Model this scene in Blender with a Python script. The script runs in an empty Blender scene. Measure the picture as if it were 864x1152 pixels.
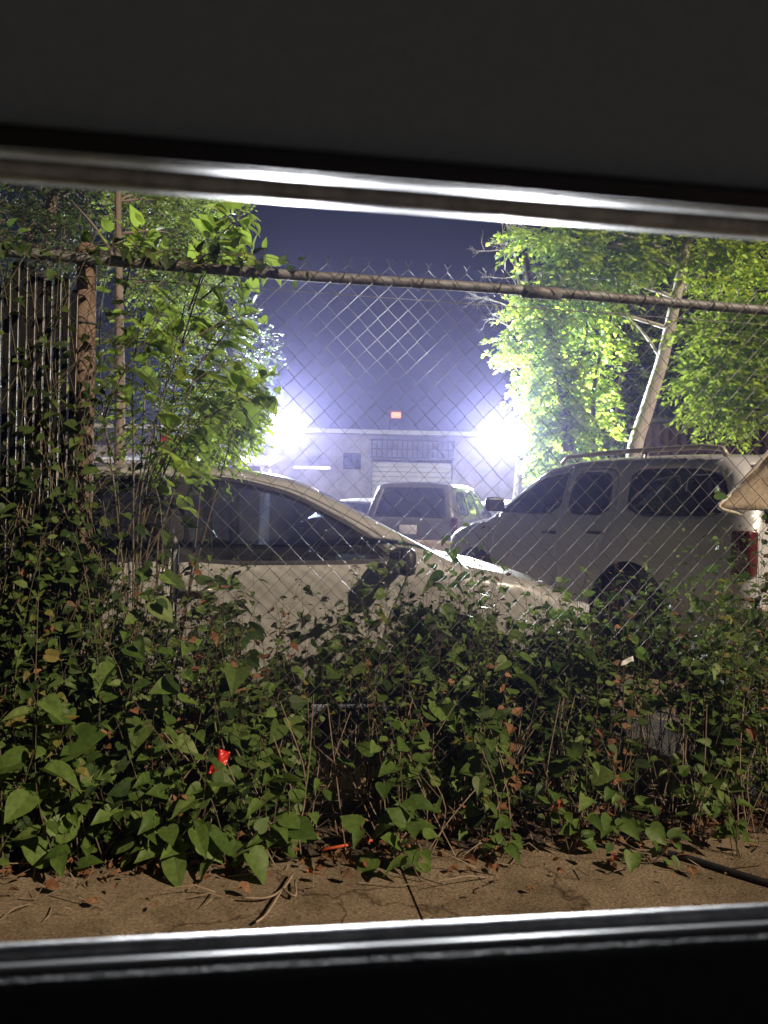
import bpy, bmesh, math, random
import numpy as np
from mathutils import Vector, Matrix
from mathutils.geometry import delaunay_2d_cdt

rng = np.random.default_rng(7)
random.seed(7)
SC = bpy.context.scene
COL = SC.collection

# ------------------------------------------------------------------ camera
FPX = 870.0                     # focal length in photo pixels (864 wide)
H = 1.25                        # eye height, sitting in a car
ROLL = math.radians(1.3)
PITCH = math.radians(-0.26)
FW = Vector((0, math.cos(PITCH), math.sin(PITCH)))
R0 = Vector((1, 0, 0)); U0 = R0.cross(FW)
RT = (R0 * math.cos(ROLL) + U0 * math.sin(ROLL)).normalized()
UP = RT.cross(FW).normalized()
cam_d = bpy.data.cameras.new('camera')
cam = bpy.data.objects.new('camera', cam_d); COL.objects.link(cam)
m = Matrix((RT, UP, -FW)).transposed().to_4x4(); m.translation = (0, 0, H)
cam.matrix_world = m
cam_d.sensor_fit = 'AUTO'; cam_d.sensor_width = 36.0
cam_d.lens = FPX / 1152 * 36
cam_d.clip_start = 0.02; cam_d.clip_end = 600
cam_d.dof.use_dof = True; cam_d.dof.focus_distance = 3.6; cam_d.dof.aperture_fstop = 6.8
SC.camera = cam


def at(px, py, D):
    """world point seen at photo pixel (px,py) at depth D"""
    return Vector((0, 0, H)) + D * (FW + (px - 432) / FPX * RT + (576 - py) / FPX * UP)


# ------------------------------------------------------------------ world, street light, exposure
TRAVEL = Vector((-0.68, 0.56, -0.60)).normalized()      # the street light's rays
wd = bpy.data.worlds.new('World'); SC.world = wd; wd.use_nodes = True
nt = wd.node_tree; nt.nodes.clear()
sky = nt.nodes.new('ShaderNodeTexSky'); sky.sky_type = 'NISHITA'; sky.sun_disc = False
sky.sun_elevation = math.asin(-TRAVEL.z); sky.sun_rotation = math.atan2(-TRAVEL.x, -TRAVEL.y)
bgn = nt.nodes.new('ShaderNodeBackground'); bgn.inputs['Strength'].default_value = 0.0022
won = nt.nodes.new('ShaderNodeOutputWorld')
nt.links.new(sky.outputs[0], bgn.inputs[0]); nt.links.new(bgn.outputs[0], won.inputs[0])
sl = bpy.data.lights.new('street_light', 'SUN'); sl.energy = 3.0; sl.angle = math.radians(0.6)
sl.color = (1.0, 0.80, 0.57)
so = bpy.data.objects.new('street_light', sl); COL.objects.link(so)
so.rotation_euler = TRAVEL.to_track_quat('-Z', 'Y').to_euler(); so.location = (6, -8, 12)
SC.view_settings.view_transform = 'Standard'; SC.view_settings.look = 'None'
SC.view_settings.exposure = 0.6; SC.view_settings.gamma = 1.0; SC.view_settings.use_curve_mapping = False
SC.cycles.use_denoising = True
SC.cycles.max_bounces = 6; SC.cycles.transparent_max_bounces = 24; SC.cycles.volume_bounces = 0
SC.cycles.diffuse_bounces = 3; SC.cycles.glossy_bounces = 3; SC.cycles.transmission_bounces = 4
SC.cycles.sample_clamp_indirect = 6.0
SC.cycles.caustics_reflective = False; SC.cycles.caustics_refractive = False
FLOOD_W = 11500.0
HAZE_DENS = 0.0014

# ------------------------------------------------------------------ materials
MATS = {}


def nodes_of(name):
    m = bpy.data.materials.new(name); m.use_nodes = True
    nt = m.node_tree
    return m, nt, nt.nodes['Principled BSDF']


def mat(name, c, rough=0.6, metal=0.0, c2=None, scale=8.0, bump=0.0, bscale=40.0, spec=0.5, coat=0.0, detail=6.0, stretch=None):
    if name in MATS: return MATS[name]
    m, nt, b = nodes_of(name)
    b.inputs['Base Color'].default_value = (*c, 1); b.inputs['Roughness'].default_value = rough
    b.inputs['Metallic'].default_value = metal; b.inputs['Specular IOR Level'].default_value = spec
    b.inputs['Coat Weight'].default_value = coat; b.inputs['Coat Roughness'].default_value = 0.06
    tc = nt.nodes.new('ShaderNodeTexCoord')
    vec = tc.outputs['Object']
    if stretch:
        mp = nt.nodes.new('ShaderNodeMapping'); mp.inputs['Scale'].default_value = stretch
        nt.links.new(vec, mp.inputs[0]); vec = mp.outputs[0]
    if c2:
        n = nt.nodes.new('ShaderNodeTexNoise'); n.inputs['Scale'].default_value = scale; n.inputs['Detail'].default_value = detail
        n.inputs['Roughness'].default_value = 0.65
        r = nt.nodes.new('ShaderNodeValToRGB')
        r.color_ramp.elements[0].position = 0.36; r.color_ramp.elements[0].color = (*c, 1)
        r.color_ramp.elements[1].position = 0.64; r.color_ramp.elements[1].color = (*c2, 1)
        nt.links.new(vec, n.inputs['Vector']); nt.links.new(n.outputs['Fac'], r.inputs[0])
        nt.links.new(r.outputs[0], b.inputs['Base Color'])
    if bump:
        n2 = nt.nodes.new('ShaderNodeTexNoise'); n2.inputs['Scale'].default_value = bscale; n2.inputs['Detail'].default_value = 5
        bp = nt.nodes.new('ShaderNodeBump'); bp.inputs['Strength'].default_value = bump; bp.inputs['Distance'].default_value = 0.02
        nt.links.new(vec, n2.inputs['Vector']); nt.links.new(n2.outputs['Fac'], bp.inputs['Height'])
        nt.links.new(bp.outputs[0], b.inputs['Normal'])
    MATS[name] = m
    return m


def leaf_mat(name, cols, trans, tfac=0.45, rough=0.5):
    """cols: ramp over a random value per leaf; trans: colour the light takes on passing through"""
    if name in MATS: return MATS[name]
    m, nt, b = nodes_of(name)
    g = nt.nodes.new('ShaderNodeNewGeometry')
    r = nt.nodes.new('ShaderNodeValToRGB'); r.color_ramp.interpolation = 'LINEAR'
    els = r.color_ramp.elements
    while len(els) < len(cols): els.new(0.5)
    for i, c in enumerate(cols):
        els[i].position = i / (len(cols) - 1); els[i].color = (*c, 1)
    nt.links.new(g.outputs['Random Per Island'], r.inputs[0])
    tc = nt.nodes.new('ShaderNodeTexCoord')
    n = nt.nodes.new('ShaderNodeTexNoise'); n.inputs['Scale'].default_value = 60; n.inputs['Detail'].default_value = 3
    nt.links.new(tc.outputs['Object'], n.inputs['Vector'])
    mx = nt.nodes.new('ShaderNodeMix'); mx.data_type = 'RGBA'; mx.blend_type = 'MULTIPLY'
    mx.inputs[0].default_value = 0.6
    r2 = nt.nodes.new('ShaderNodeValToRGB'); r2.color_ramp.elements[0].color = (0.55, 0.55, 0.5, 1); r2.color_ramp.elements[0].position = .35
    r2.color_ramp.elements[1].color = (1.15, 1.15, 1.0, 1); r2.color_ramp.elements[1].position = .65
    nt.links.new(n.outputs['Fac'], r2.inputs[0])
    nt.links.new(r.outputs[0], mx.inputs[6]); nt.links.new(r2.outputs[0], mx.inputs[7])
    nt.links.new(mx.outputs[2], b.inputs['Base Color'])
    b.inputs['Roughness'].default_value = rough; b.inputs['Specular IOR Level'].default_value = 0.22
    t = nt.nodes.new('ShaderNodeBsdfTranslucent')
    m3 = nt.nodes.new('ShaderNodeMix'); m3.data_type = 'RGBA'; m3.blend_type = 'MIX'; m3.inputs[0].default_value = 0.75
    m3.inputs[7].default_value = (*trans, 1)
    nt.links.new(mx.outputs[2], m3.inputs[6]); nt.links.new(m3.outputs[2], t.inputs['Color'])
    ms = nt.nodes.new('ShaderNodeMixShader'); ms.inputs[0].default_value = tfac
    out = nt.nodes['Material Output']
    nt.links.new(b.outputs[0], ms.inputs[1]); nt.links.new(t.outputs[0], ms.inputs[2]); nt.links.new(ms.outputs[0], out.inputs[0])
    MATS[name] = m
    return m


def glass_mat(name, tint, rough=0.03):
    if name in MATS: return MATS[name]
    m, nt, b = nodes_of(name)
    nt.nodes.remove(b)
    tr = nt.nodes.new('ShaderNodeBsdfTransparent'); tr.inputs[0].default_value = (*tint, 1)
    gl = nt.nodes.new('ShaderNodeBsdfGlossy'); gl.inputs['Roughness'].default_value = rough
    df = nt.nodes.new('ShaderNodeBsdfDiffuse'); df.inputs[0].default_value = (0.35, 0.36, 0.38, 1)
    tc = nt.nodes.new('ShaderNodeTexCoord')
    n = nt.nodes.new('ShaderNodeTexNoise'); n.inputs['Scale'].default_value = 5; n.inputs['Detail'].default_value = 8
    rr = nt.nodes.new('ShaderNodeMapRange'); rr.inputs['From Min'].default_value = .35; rr.inputs['From Max'].default_value = .75
    rr.inputs['To Min'].default_value = 0.015; rr.inputs['To Max'].default_value = 0.09
    nt.links.new(tc.outputs['Object'], n.inputs['Vector']); nt.links.new(n.outputs['Fac'], rr.inputs[0])
    d = nt.nodes.new('ShaderNodeMixShader')                       # a film of dust on the pane
    nt.links.new(rr.outputs[0], d.inputs[0]); nt.links.new(tr.outputs[0], d.inputs[1]); nt.links.new(df.outputs[0], d.inputs[2])
    fr = nt.nodes.new('ShaderNodeFresnel'); fr.inputs[0].default_value = 1.45
    ms = nt.nodes.new('ShaderNodeMixShader')
    nt.links.new(fr.outputs[0], ms.inputs[0]); nt.links.new(d.outputs[0], ms.inputs[1]); nt.links.new(gl.outputs[0], ms.inputs[2])
    nt.links.new(ms.outputs[0], nt.nodes['Material Output'].inputs[0])
    MATS[name] = m
    return m


def emit_mat(name, c, s):
    if name in MATS: return MATS[name]
    m, nt, b = nodes_of(name)
    b.inputs['Base Color'].default_value = (0.6, 0.6, 0.6, 1)
    b.inputs['Emission Color'].default_value = (*c, 1); b.inputs['Emission Strength'].default_value = s
    MATS[name] = m
    return m


def paint(name, c, c2=None):
    return mat(name, c, rough=0.32, coat=0.6, c2=c2 or tuple(x * .82 for x in c), scale=2.5, bump=0.03, bscale=3)


# ------------------------------------------------------------------ mesh helpers
def P3(v): return tuple(float(x) for x in v)


class MB:
    def __init__(s): s.v = []; s.f = []; s.mi = []; s.n = 0; s.cur = 0

    def add(s, vs, fs):
        n = s.n
        s.v.extend(P3(v) for v in vs); s.n += len(vs)
        for f in fs: s.f.append(tuple(i + n for i in f)); s.mi.append(s.cur)

    def box(s, c, size, rot=None, bev=0.0):
        c = Vector(c); hx, hy, hz = [a / 2 for a in size]
        if bev <= 0:
            vs = [Vector((x * hx, y * hy, z * hz)) for x in (-1, 1) for y in (-1, 1) for z in (-1, 1)]
            fs = [(0, 1, 3, 2), (4, 6, 7, 5), (0, 4, 5, 1), (2, 3, 7, 6), (0, 2, 6, 4), (1, 5, 7, 3)]
        else:
            bm = bmesh.new(); bmesh.ops.create_cube(bm, size=1)
            for v in bm.verts: v.co = Vector((v.co.x * size[0], v.co.y * size[1], v.co.z * size[2]))
            bmesh.ops.bevel(bm, geom=bm.edges[:], offset=min(bev, min(size) * .45), segments=2, affect='EDGES', profile=.5)
            bm.verts.index_update(); vs = [v.co.copy() for v in bm.verts]; fs = [[v.index for v in f.verts] for f in bm.faces]; bm.free()
        if rot is not None: vs = [rot @ v for v in vs]
        s.add([v + c for v in vs], fs)

    def tube(s, pts, rad, k=6, cap=True):
        pts = [Vector(p) for p in pts]; n = len(pts)
        if not hasattr(rad, '__len__'): rad = [rad] * n
        vs = []; prev = None
        for i, p in enumerate(pts):
            t = (pts[min(i + 1, n - 1)] - pts[max(i - 1, 0)])
            if t.length < 1e-9: t = Vector((0, 0, 1))
            t.normalize()
            a = prev - t * prev.dot(t) if prev is not None else t.orthogonal()
            if a.length < 1e-6: a = t.orthogonal()
            a.normalize(); prev = a; b = t.cross(a)
            for j in range(k):
                th = 2 * math.pi * j / k
                vs.append(p + rad[i] * (math.cos(th) * a + math.sin(th) * b))
        fs = [(i * k + j, i * k + (j + 1) % k, (i + 1) * k + (j + 1) % k, (i + 1) * k + j) for i in range(n - 1) for j in range(k)]
        if cap: fs += [tuple(reversed(range(k))), tuple((n - 1) * k + j for j in range(k))]
        s.add(vs, fs)

    def lathe(s, prof, M=None, k=20):
        """prof: (radius, height) about local Z"""
        vs = []; n = len(prof)
        for (r, z) in prof:
            for j in range(k):
                th = 2 * math.pi * j / k; vs.append(Vector((r * math.cos(th), r * math.sin(th), z)))
        if M is not None: vs = [M @ v for v in vs]
        fs = [(i * k + j, i * k + (j + 1) % k, (i + 1) * k + (j + 1) % k, (i + 1) * k + j) for i in range(n - 1) for j in range(k)]
        fs += [tuple(reversed(range(k))), tuple((n - 1) * k + j for j in range(k))]
        s.add(vs, fs)

    def leaves(s, P, Dv, Nv, S, tmpl):
        P = np.asarray(P, float).reshape(-1, 3)
        if len(P) == 0: return
        Dv = np.asarray(Dv, float).reshape(-1, 3); Nv = np.asarray(Nv, float).reshape(-1, 3); S = np.asarray(S, float).reshape(-1)
        Dv = Dv / (np.linalg.norm(Dv, axis=1, keepdims=True) + 1e-9)
        Nv = Nv - Dv * (Nv * Dv).sum(1, keepdims=True); Nv = Nv / (np.linalg.norm(Nv, axis=1, keepdims=True) + 1e-9)
        Sv = np.cross(Nv, Dv)
        T, F = tmpl
        fold = rng.uniform(.1, 2.3, len(P))[:, None]; wid = rng.uniform(.8, 1.15, len(P))[:, None]
        V = P[:, None, :] + S[:, None, None] * (T[None, :, 0, None] * Dv[:, None, :] + (T[None, :, 1] * wid)[..., None] * Sv[:, None, :]
                                              + (T[None, :, 2] * fold)[..., None] * Nv[:, None, :])
        k = len(T); n = s.n
        s.v.extend(map(tuple, V.reshape(-1, 3).tolist())); s.n += len(P) * k
        for i in range(len(P)):
            o = n + i * k
            for f in F: s.f.append(tuple(a + o for a in f)); s.mi.append(s.cur)

    def build(s, name, mats, parent=None, smooth=False, angle=None, mod=None):
        me = bpy.data.meshes.new(name); me.from_pydata(s.v, [], s.f)
        if not isinstance(mats, (list, tuple)): mats = [mats]
        for mm in mats: me.materials.append(mm)
        if len(mats) > 1: me.polygons.foreach_set('material_index', s.mi)
        if smooth or angle: me.polygons.foreach_set('use_smooth', [True] * len(me.polygons))
        me.update()
        if angle: me.set_sharp_from_angle(angle=math.radians(angle))
        o = bpy.data.objects.new(name, me); COL.objects.link(o)
        if parent is not None: o.parent = parent
        if mod: mod(o)
        return o


def solid(t, off=-1):
    def f(o):
        md = o.modifiers.new('thickness', 'SOLIDIFY'); md.thickness = t; md.offset = off
    return f


def tag(o, label=None, cat=None, group=None, kind=None):
    if label: o['label'] = label
    if cat: o['category'] = cat
    if group: o['group'] = group
    if kind: o['kind'] = kind
    return o


def empty(name, loc, label, cat, group=None, rz=0.0):
    o = bpy.data.objects.new(name, None); COL.objects.link(o); o.location = loc; o.rotation_euler = (0, 0, rz)
    o.empty_display_size = .1
    return tag(o, label, cat, group)


class Under:
    """builds parts of a thing in world coordinates below its Empty"""
    def __init__(s, root): s.r = root; s.inv = Matrix.Translation(root.location).inverted()

    def build(s, mb, name, mats, parent=None, **k):
        L = s.r.location
        mb.v = [(a[0] - L.x, a[1] - L.y, a[2] - L.z) for a in mb.v]
        return mb.build(name, mats, parent or s.r, **k)


def _heart():
    mid = [(0, 0, 0), (.2, 0, -.02), (.5, 0, -.03), (1.02, 0, -.17)]
    side = [(-.09, .11, .03), (-.07, .26, .08), (.05, .37, .12), (.22, .41, .12), (.42, .38, .09), (.62, .28, .03), (.83, .13, -.07)]
    v = mid + side + [(a, -b, c) for a, b, c in side]; f = []
    for o, rev in ((4, False), (11, True)):
        q = [(0, o, o + 1), (0, o + 1, o + 2, 1), (1, o + 2, o + 3), (1, o + 3, o + 4, 2), (2, o + 4, o + 5), (2, o + 5, o + 6, 3)]
        f += [tuple(reversed(t)) if rev else t for t in q]
    return np.array(v), f


HEART = _heart()
OVAL = (np.array([(0, 0, 0), (.5, 0, -.03), (1, 0, -.12), (.22, .22, .05), (.6, .24, .04), (.22, -.22, .05), (.6, -.24, .04)]),
        [(0, 3, 4, 1), (1, 4, 2), (0, 1, 6, 5), (1, 2, 6)])
KITE = (np.array([(0, 0, 0), (.45, .3, .05), (1, 0, -.06), (.45, -.3, .05), (.5, 0, -.04)]), [(0, 1, 2, 4), (0, 4, 2, 3)])
CURLED = (np.array([(0, 0, 0), (.4, .05, .16), (1, 0, .05), (.1, .28, .3), (.6, .3, .34), (.15, -.2, .26), (.6, -.26, .1)]),
          [(0, 3, 4, 1), (1, 4, 2), (0, 1, 6, 5), (1, 2, 6)])


def unit(n):
    v = rng.normal(size=(n, 3)); return v / np.linalg.norm(v, axis=1, keepdims=True)


def curve(pts, n):
    """Catmull-Rom through pts, n samples per span"""
    p = [Vector(q) for q in pts]; p = [p[0] * 2 - p[1]] + p + [p[-1] * 2 - p[-2]]
    out = []
    for i in range(1, len(p) - 2):
        for k in range(n):
            t = k / n
            out.append(.5 * ((2 * p[i]) + (p[i + 1] - p[i - 1]) * t + (2 * p[i - 1] - 5 * p[i] + 4 * p[i + 1] - p[i + 2]) * t * t
                             + (3 * p[i] - p[i - 1] - 3 * p[i + 1] + p[i + 2]) * t ** 3))
    out.append(p[-2]); return out


# ================================================================== SETTING: ground
FA = math.radians(10.0); FE = Vector((math.cos(FA), math.sin(FA), 0)); FN = Vector((math.sin(FA), -math.cos(FA), 0))


def F(s, t, z): return Vector((0, 3.0, 0)) + FE * s + FN * t + Vector((0, 0, z))


def quad_sheet(name, a, b, c, d, m_, nx=1, ny=1, dz=0.0):
    mb = MB(); A, B, C_, D_ = map(Vector, (a, b, c, d)); vs = []; fs = []
    for j in range(ny + 1):
        for i in range(nx + 1):
            u, v = i / nx, j / ny
            p = (A * (1 - u) + B * u) * (1 - v) + (D_ * (1 - u) + C_ * u) * v
            if dz: p.z += dz * (math.sin(p.x * 2.3 + 1) * math.sin(p.y * 3.1) + .6 * math.sin(p.x * 7 + p.y * 5))
            vs.append(p)
    for j in range(ny):
        for i in range(nx):
            k = j * (nx + 1) + i; fs.append((k, k + 1, k + nx + 2, k + nx + 1))
    mb.add(vs, fs); o = mb.build(name, m_, smooth=True); tag(o, kind='structure'); return o


M_lot = mat('lot_dirt_asphalt', (.15, .115, .08), .95, spec=.1, c2=(.26, .20, .135), scale=3, bump=.5, bscale=60)
M_conc, nt_, b_ = nodes_of('brown_concrete')
b_.inputs['Roughness'].default_value = .93; b_.inputs['Specular IOR Level'].default_value = .25
tc_ = nt_.nodes.new('ShaderNodeTexCoord')


def noise_ramp(scale, c0, c1, p0=.36, p1=.64, det=8, dist=0.0):
    n = nt_.nodes.new('ShaderNodeTexNoise'); n.inputs['Scale'].default_value = scale; n.inputs['Detail'].default_value = det; n.inputs['Roughness'].default_value = .68
    n.inputs['Distortion'].default_value = dist
    q = nt_.nodes.new('ShaderNodeValToRGB'); q.color_ramp.elements[0].position = p0; q.color_ramp.elements[0].color = (*c0, 1); q.color_ramp.elements[1].position = p1; q.color_ramp.elements[1].color = (*c1, 1)
    nt_.links.new(tc_.outputs['Object'], n.inputs[0]); nt_.links.new(n.outputs['Fac'], q.inputs[0]); return q, n


def mult(a, b, f):
    x = nt_.nodes.new('ShaderNodeMix'); x.data_type = 'RGBA'; x.blend_type = 'MULTIPLY'; x.inputs[0].default_value = f
    nt_.links.new(a, x.inputs[6]); nt_.links.new(b, x.inputs[7]); return x.outputs[2]


q1, n1 = noise_ramp(95, (.165, .125, .082), (.31, .24, .165), .40, .62)
q2, n2 = noise_ramp(3.2, (.50, .47, .43), (1, 1, 1), .38, .56, 10, 1.2)          # damp and dirt patches
q3, n3 = noise_ramp(42, (.25, .2, .16), (1, 1, 1), .33, .40, 4)                  # dark grit
vc = nt_.nodes.new('ShaderNodeTexVoronoi'); vc.feature = 'DISTANCE_TO_EDGE'; vc.inputs['Scale'].default_value = 1.15
nd = nt_.nodes.new('ShaderNodeTexNoise'); nd.inputs['Scale'].default_value = 5; nd.inputs['Detail'].default_value = 6
va = nt_.nodes.new('ShaderNodeVectorMath'); va.operation = 'MULTIPLY_ADD'; va.inputs[1].default_value = (.35, .35, .35)
nt_.links.new(tc_.outputs['Object'], nd.inputs[0]); nt_.links.new(nd.outputs['Color'], va.inputs[0]); nt_.links.new(tc_.outputs['Object'], va.inputs[2]); nt_.links.new(va.outputs[0], vc.inputs['Vector'])
qc = nt_.nodes.new('ShaderNodeValToRGB'); qc.color_ramp.elements[0].position = .001; qc.color_ramp.elements[0].color = (.25, .2, .16, 1); qc.color_ramp.elements[1].position = .009; qc.color_ramp.elements[1].color = (1, 1, 1, 1)
nt_.links.new(vc.outputs['Distance'], qc.inputs[0])
nt_.links.new(mult(mult(mult(q1.outputs[0], q2.outputs[0], .75), q3.outputs[0], .8), qc.outputs[0], .8), b_.inputs['Base Color'])
bp_ = nt_.nodes.new('ShaderNodeBump'); bp_.inputs['Strength'].default_value = .7; bp_.inputs['Distance'].default_value = .012
nt_.links.new(n1.outputs['Fac'], bp_.inputs['Height']); nt_.links.new(bp_.outputs[0], b_.inputs['Normal'])
M_soil = mat('dark_soil', (.035, .026, .018), .95, c2=(.09, .065, .042), scale=20, bump=.9, bscale=50)
M_asph = mat('road_asphalt', (.045, .045, .045), .9, c2=(.06, .058, .055), scale=30, bump=.5, bscale=150)
g = quad_sheet('ground', (-150, -120, -.02), (150, -120, -.02), (150, 260, -.02), (-150, 260, -.02), M_soil)
lot = quad_sheet('parking_lot', F(-40, -.28, 0), F(40, -.28, 0), F(40, -60, 0), F(-40, -60, 0), M_lot, 40, 40, .004)
soil = quad_sheet('soil_strip', F(-14, -.3, .006), F(14, -.3, .006), F(14, .42, .006), F(-14, .42, .006), M_soil, 200, 6, .004)
# two concrete slabs of pavement with an open joint between them
sj = .02
for (s0, s1) in ((-14, sj - .004), (sj + .004, 14)):
    mb = MB(); vs = []
    nseg = 60
    for i in range(nseg + 1):
        s = s0 + (s1 - s0) * i / nseg
        w1 = .006 * math.sin(s * 9) + .01 * math.sin(s * 23)
        vs += [F(s, .25 + w1, .022), F(s, 1.75, .022), F(s, .25 + w1, -.05), F(s, 1.75, -.05)]
    fs = []
    for i in range(nseg):
        k = 4 * i; fs += [(k, k + 1, k + 5, k + 4), (k, k + 4, k + 6, k + 2), (k + 1, k + 3, k + 7, k + 5)]
    fs += [(0, 2, 3, 1), (4 * nseg, 4 * nseg + 1, 4 * nseg + 3, 4 * nseg + 2)]
    mb.add(vs, fs); tag(mb.build('pavement', M_conc), kind='structure')
mb = MB(); mb.box((0, 0, 0), (28, .15, .14)); o = mb.build('kerb', mat('kerb_concrete', (.22, .2, .17), .9, c2=(.3, .28, .24), scale=20, bump=.4))
o.location = F(0, 1.83, -.05); o.rotation_euler = (0, 0, FA); tag(o, kind='structure')
quad_sheet('road', F(-60, 1.91, -.012), F(60, 1.91, -.012), F(60, 9, -.012), F(-60, 9, -.012), M_asph)

# ================================================================== BUILDING
BD = 24.0
M_wall = mat('block_wall', (.16, .15, .15), .9, c2=(.26, .245, .24), scale=1.3, bump=.2, bscale=30)
M_roofe = mat('roof_edge', (.36, .36, .36), .5, c2=(.42, .42, .42), scale=4)
M_door = mat('shutter_paint', (.34, .33, .31), .55, c2=(.42, .41, .39), scale=2)
M_darkm = mat('dark_metal', (.05, .05, .055), .5, metal=.6, c2=(.07, .07, .07), scale=10)
root = empty('garage_building', (0.5, BD, 0), 'long low flat roofed garage building with a roller door behind the parked cars', 'building')
U = Under(root)
mb = MB(); x0, x1 = -11.0, 5.3; dx0, dx1 = -.42, 2.1; dz1 = 2.78
wx0, wx1, wz0, wz1 = -1.3, -.75, 2.45, 2.95
for (a, b, c, d) in ((x0, wx0, 0, 3.5), (wx0, wx1, 0, wz0), (wx0, wx1, wz1, 3.5), (wx1, dx0, 0, 3.5), (dx0, dx1, dz1, 3.5), (dx1, x1, 0, 3.5)):
    mb.box(((a + b) / 2, BD + .15, (c + d) / 2), (b - a, .3, d - c))
mb.box((x0 + .15, BD + 4.3, 1.75), (.3, 8, 3.5)); mb.box((x1 - .15, BD + 4.3, 1.75), (.3, 8, 3.5)); mb.box(((x0 + x1) / 2, BD + 8.4, 1.75), (x1 - x0, .3, 3.5))
U.build(mb, 'wall', M_wall)
mb = MB(); mb.box(((x0 + x1) / 2, BD + 4.2, 3.56), (x1 - x0 + .4, 9.2, .12)); rf = U.build(mb, 'roof', M_darkm)
mb = MB(); mb.box(((x0 + x1) / 2, BD - .44, 3.58), (x1 - x0 + .44, .06, .12)); U.build(mb, 'roof_edge', M_roofe, rf)
mb = MB()
for i in range(18): mb.box(((dx0 + dx1) / 2, BD + .12, .08 + i * .15), (dx1 - dx0 - .02, .05, .142), bev=.02)
rd = U.build(mb, 'roller_door', M_door)
mb = MB(); mb.box(((dx0 + dx1) / 2, BD - .1, 2.82), (dx1 - dx0 + .1, .06, .06)); mb.box(((dx0 + dx1) / 2, BD - .1, 3.36), (dx1 - dx0 + .1, .06, .05))
for i in range(17): mb.box((dx0 + (dx1 - dx0) * i / 16, BD - .1, 3.09), (.035, .04, .5))
mb.box(((dx0 + dx1) / 2, BD - .1, 3.09), (dx1 - dx0, .03, .035))
U.build(mb, 'security_grille', M_darkm)
mb = MB(); mb.box(((wx0 + wx1) / 2, BD + .2, (wz0 + wz1) / 2), (wx1 - wx0, .02, wz1 - wz0)); wn = U.build(mb, 'window', glass_mat('dark_pane', (.15, .17, .2)))
mb = MB()
for xx in (wx0, (wx0 + wx1) / 2, wx1): mb.box((xx, BD + .1, (wz0 + wz1) / 2), (.05, .1, wz1 - wz0 + .05))
for zz in (wz0, wz1): mb.box(((wx0 + wx1) / 2, BD + .1, zz), (wx1 - wx0 + .05, .09, .05))
U.build(mb, 'window_frame', M_darkm, wn)
# lean-to
root = empty('lean_to_shed', (-5.4, 20.5, 0), 'low pale lean-to shed with a ribbed roof beside the garage', 'shed'); U = Under(root)
mb = MB(); mb.box((-5.4, 21.4, 1.15), (4.2, 1.8, 2.3)); U.build(mb, 'wall', M_wall)
mb = MB(); rot = Matrix.Rotation(math.radians(8), 3, 'X'); mb.box((-5.4, 21.2, 2.46), (4.8, 2.4, .05), rot)
for i in range(9): mb.box(Vector((-5.4, 21.2, 2.46)) + rot @ Vector((0, -1.05 + i * .26, .04)), (4.78, .05, .035), rot)
U.build(mb, 'roof', mat('pale_sheet', (.5, .5, .5), .5, metal=.3, c2=(.6, .6, .6), scale=4))
# tube light over the wall
p = at(351, 526, 23.6); root = empty('tube_light', p, 'short white tube light on the garage wall near the window', 'light'); U = Under(root)
mb = MB(); mb.box(p + Vector((0, .12, 0)), (1.15, .12, .1), bev=.02); U.build(mb, 'housing', M_roofe)
mb = MB(); mb.tube([p + Vector((-.54, .03, 0)), p + Vector((.54, .03, 0))], .032, 10); U.build(mb, 'tube', emit_mat('tube_glow', (.85, .92, 1), 2.2))


# ------------------------------------------------------------------ flood lamps and amber lamp
def flood(p, label, aim):
    root = empty('flood_lamp', (p.x, p.y, 3.62), label, 'flood light', 'flood lights on the garage roof'); U = Under(root)
    d = (aim - p).normalized(); q = d.to_track_quat('Y', 'Z').to_matrix()
    mb = MB(); mb.tube([(p.x, p.y + .1, 3.62), (p.x, p.y + .1, p.z - .02)], .03, 8); mb.box((p.x, p.y + .1, 3.63), (.2, .2, .02))
    U.build(mb, 'bracket', M_darkm)
    for sx, sz in ((-.24, -.17), (.24, -.17), (-.24, .17), (.24, .17)):  # extra heads added so the lamp fills its overexposed bloom
        c = p + q @ Vector((sx, 0, sz))
        mb = MB(); mb.box(c + q @ Vector((0, -.08, 0)), (.44, .14, .30), q, bev=.03)
        for ex, ez, bw, bh in ((-.21, 0, .02, .3), (.21, 0, .02, .3), (0, -.14, .4, .02), (0, .14, .4, .02)): mb.box(c + q @ Vector((ex, .02, ez)), (bw, .1, bh), q)
        for i in range(6): mb.box(c + q @ Vector((-.2 + .08 * i, -.17, 0)), (.015, .06, .3), q)
        h = U.build(mb, 'lamp_housing', M_darkm)
        mb = MB(); mb.box(c + q @ Vector((0, 0, 0)), (.38, .02, .24), q, bev=.005); U.build(mb, 'lens', emit_mat('flood_lens', (1, .95, 1), 60), h)
    L = bpy.data.lights.new('flood_beam', 'SPOT'); L.energy = FLOOD_W; L.spot_size = math.radians(165); L.spot_blend = .8
    L.shadow_soft_size = .16; L.color = (.93, .96, 1.0)
    lo = bpy.data.objects.new('flood_beam', L); COL.objects.link(lo); lo.parent = root
    lo.location = p + d * .14 - root.location; lo.rotation_euler = d.to_track_quat('-Z', 'Y').to_euler()


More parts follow.
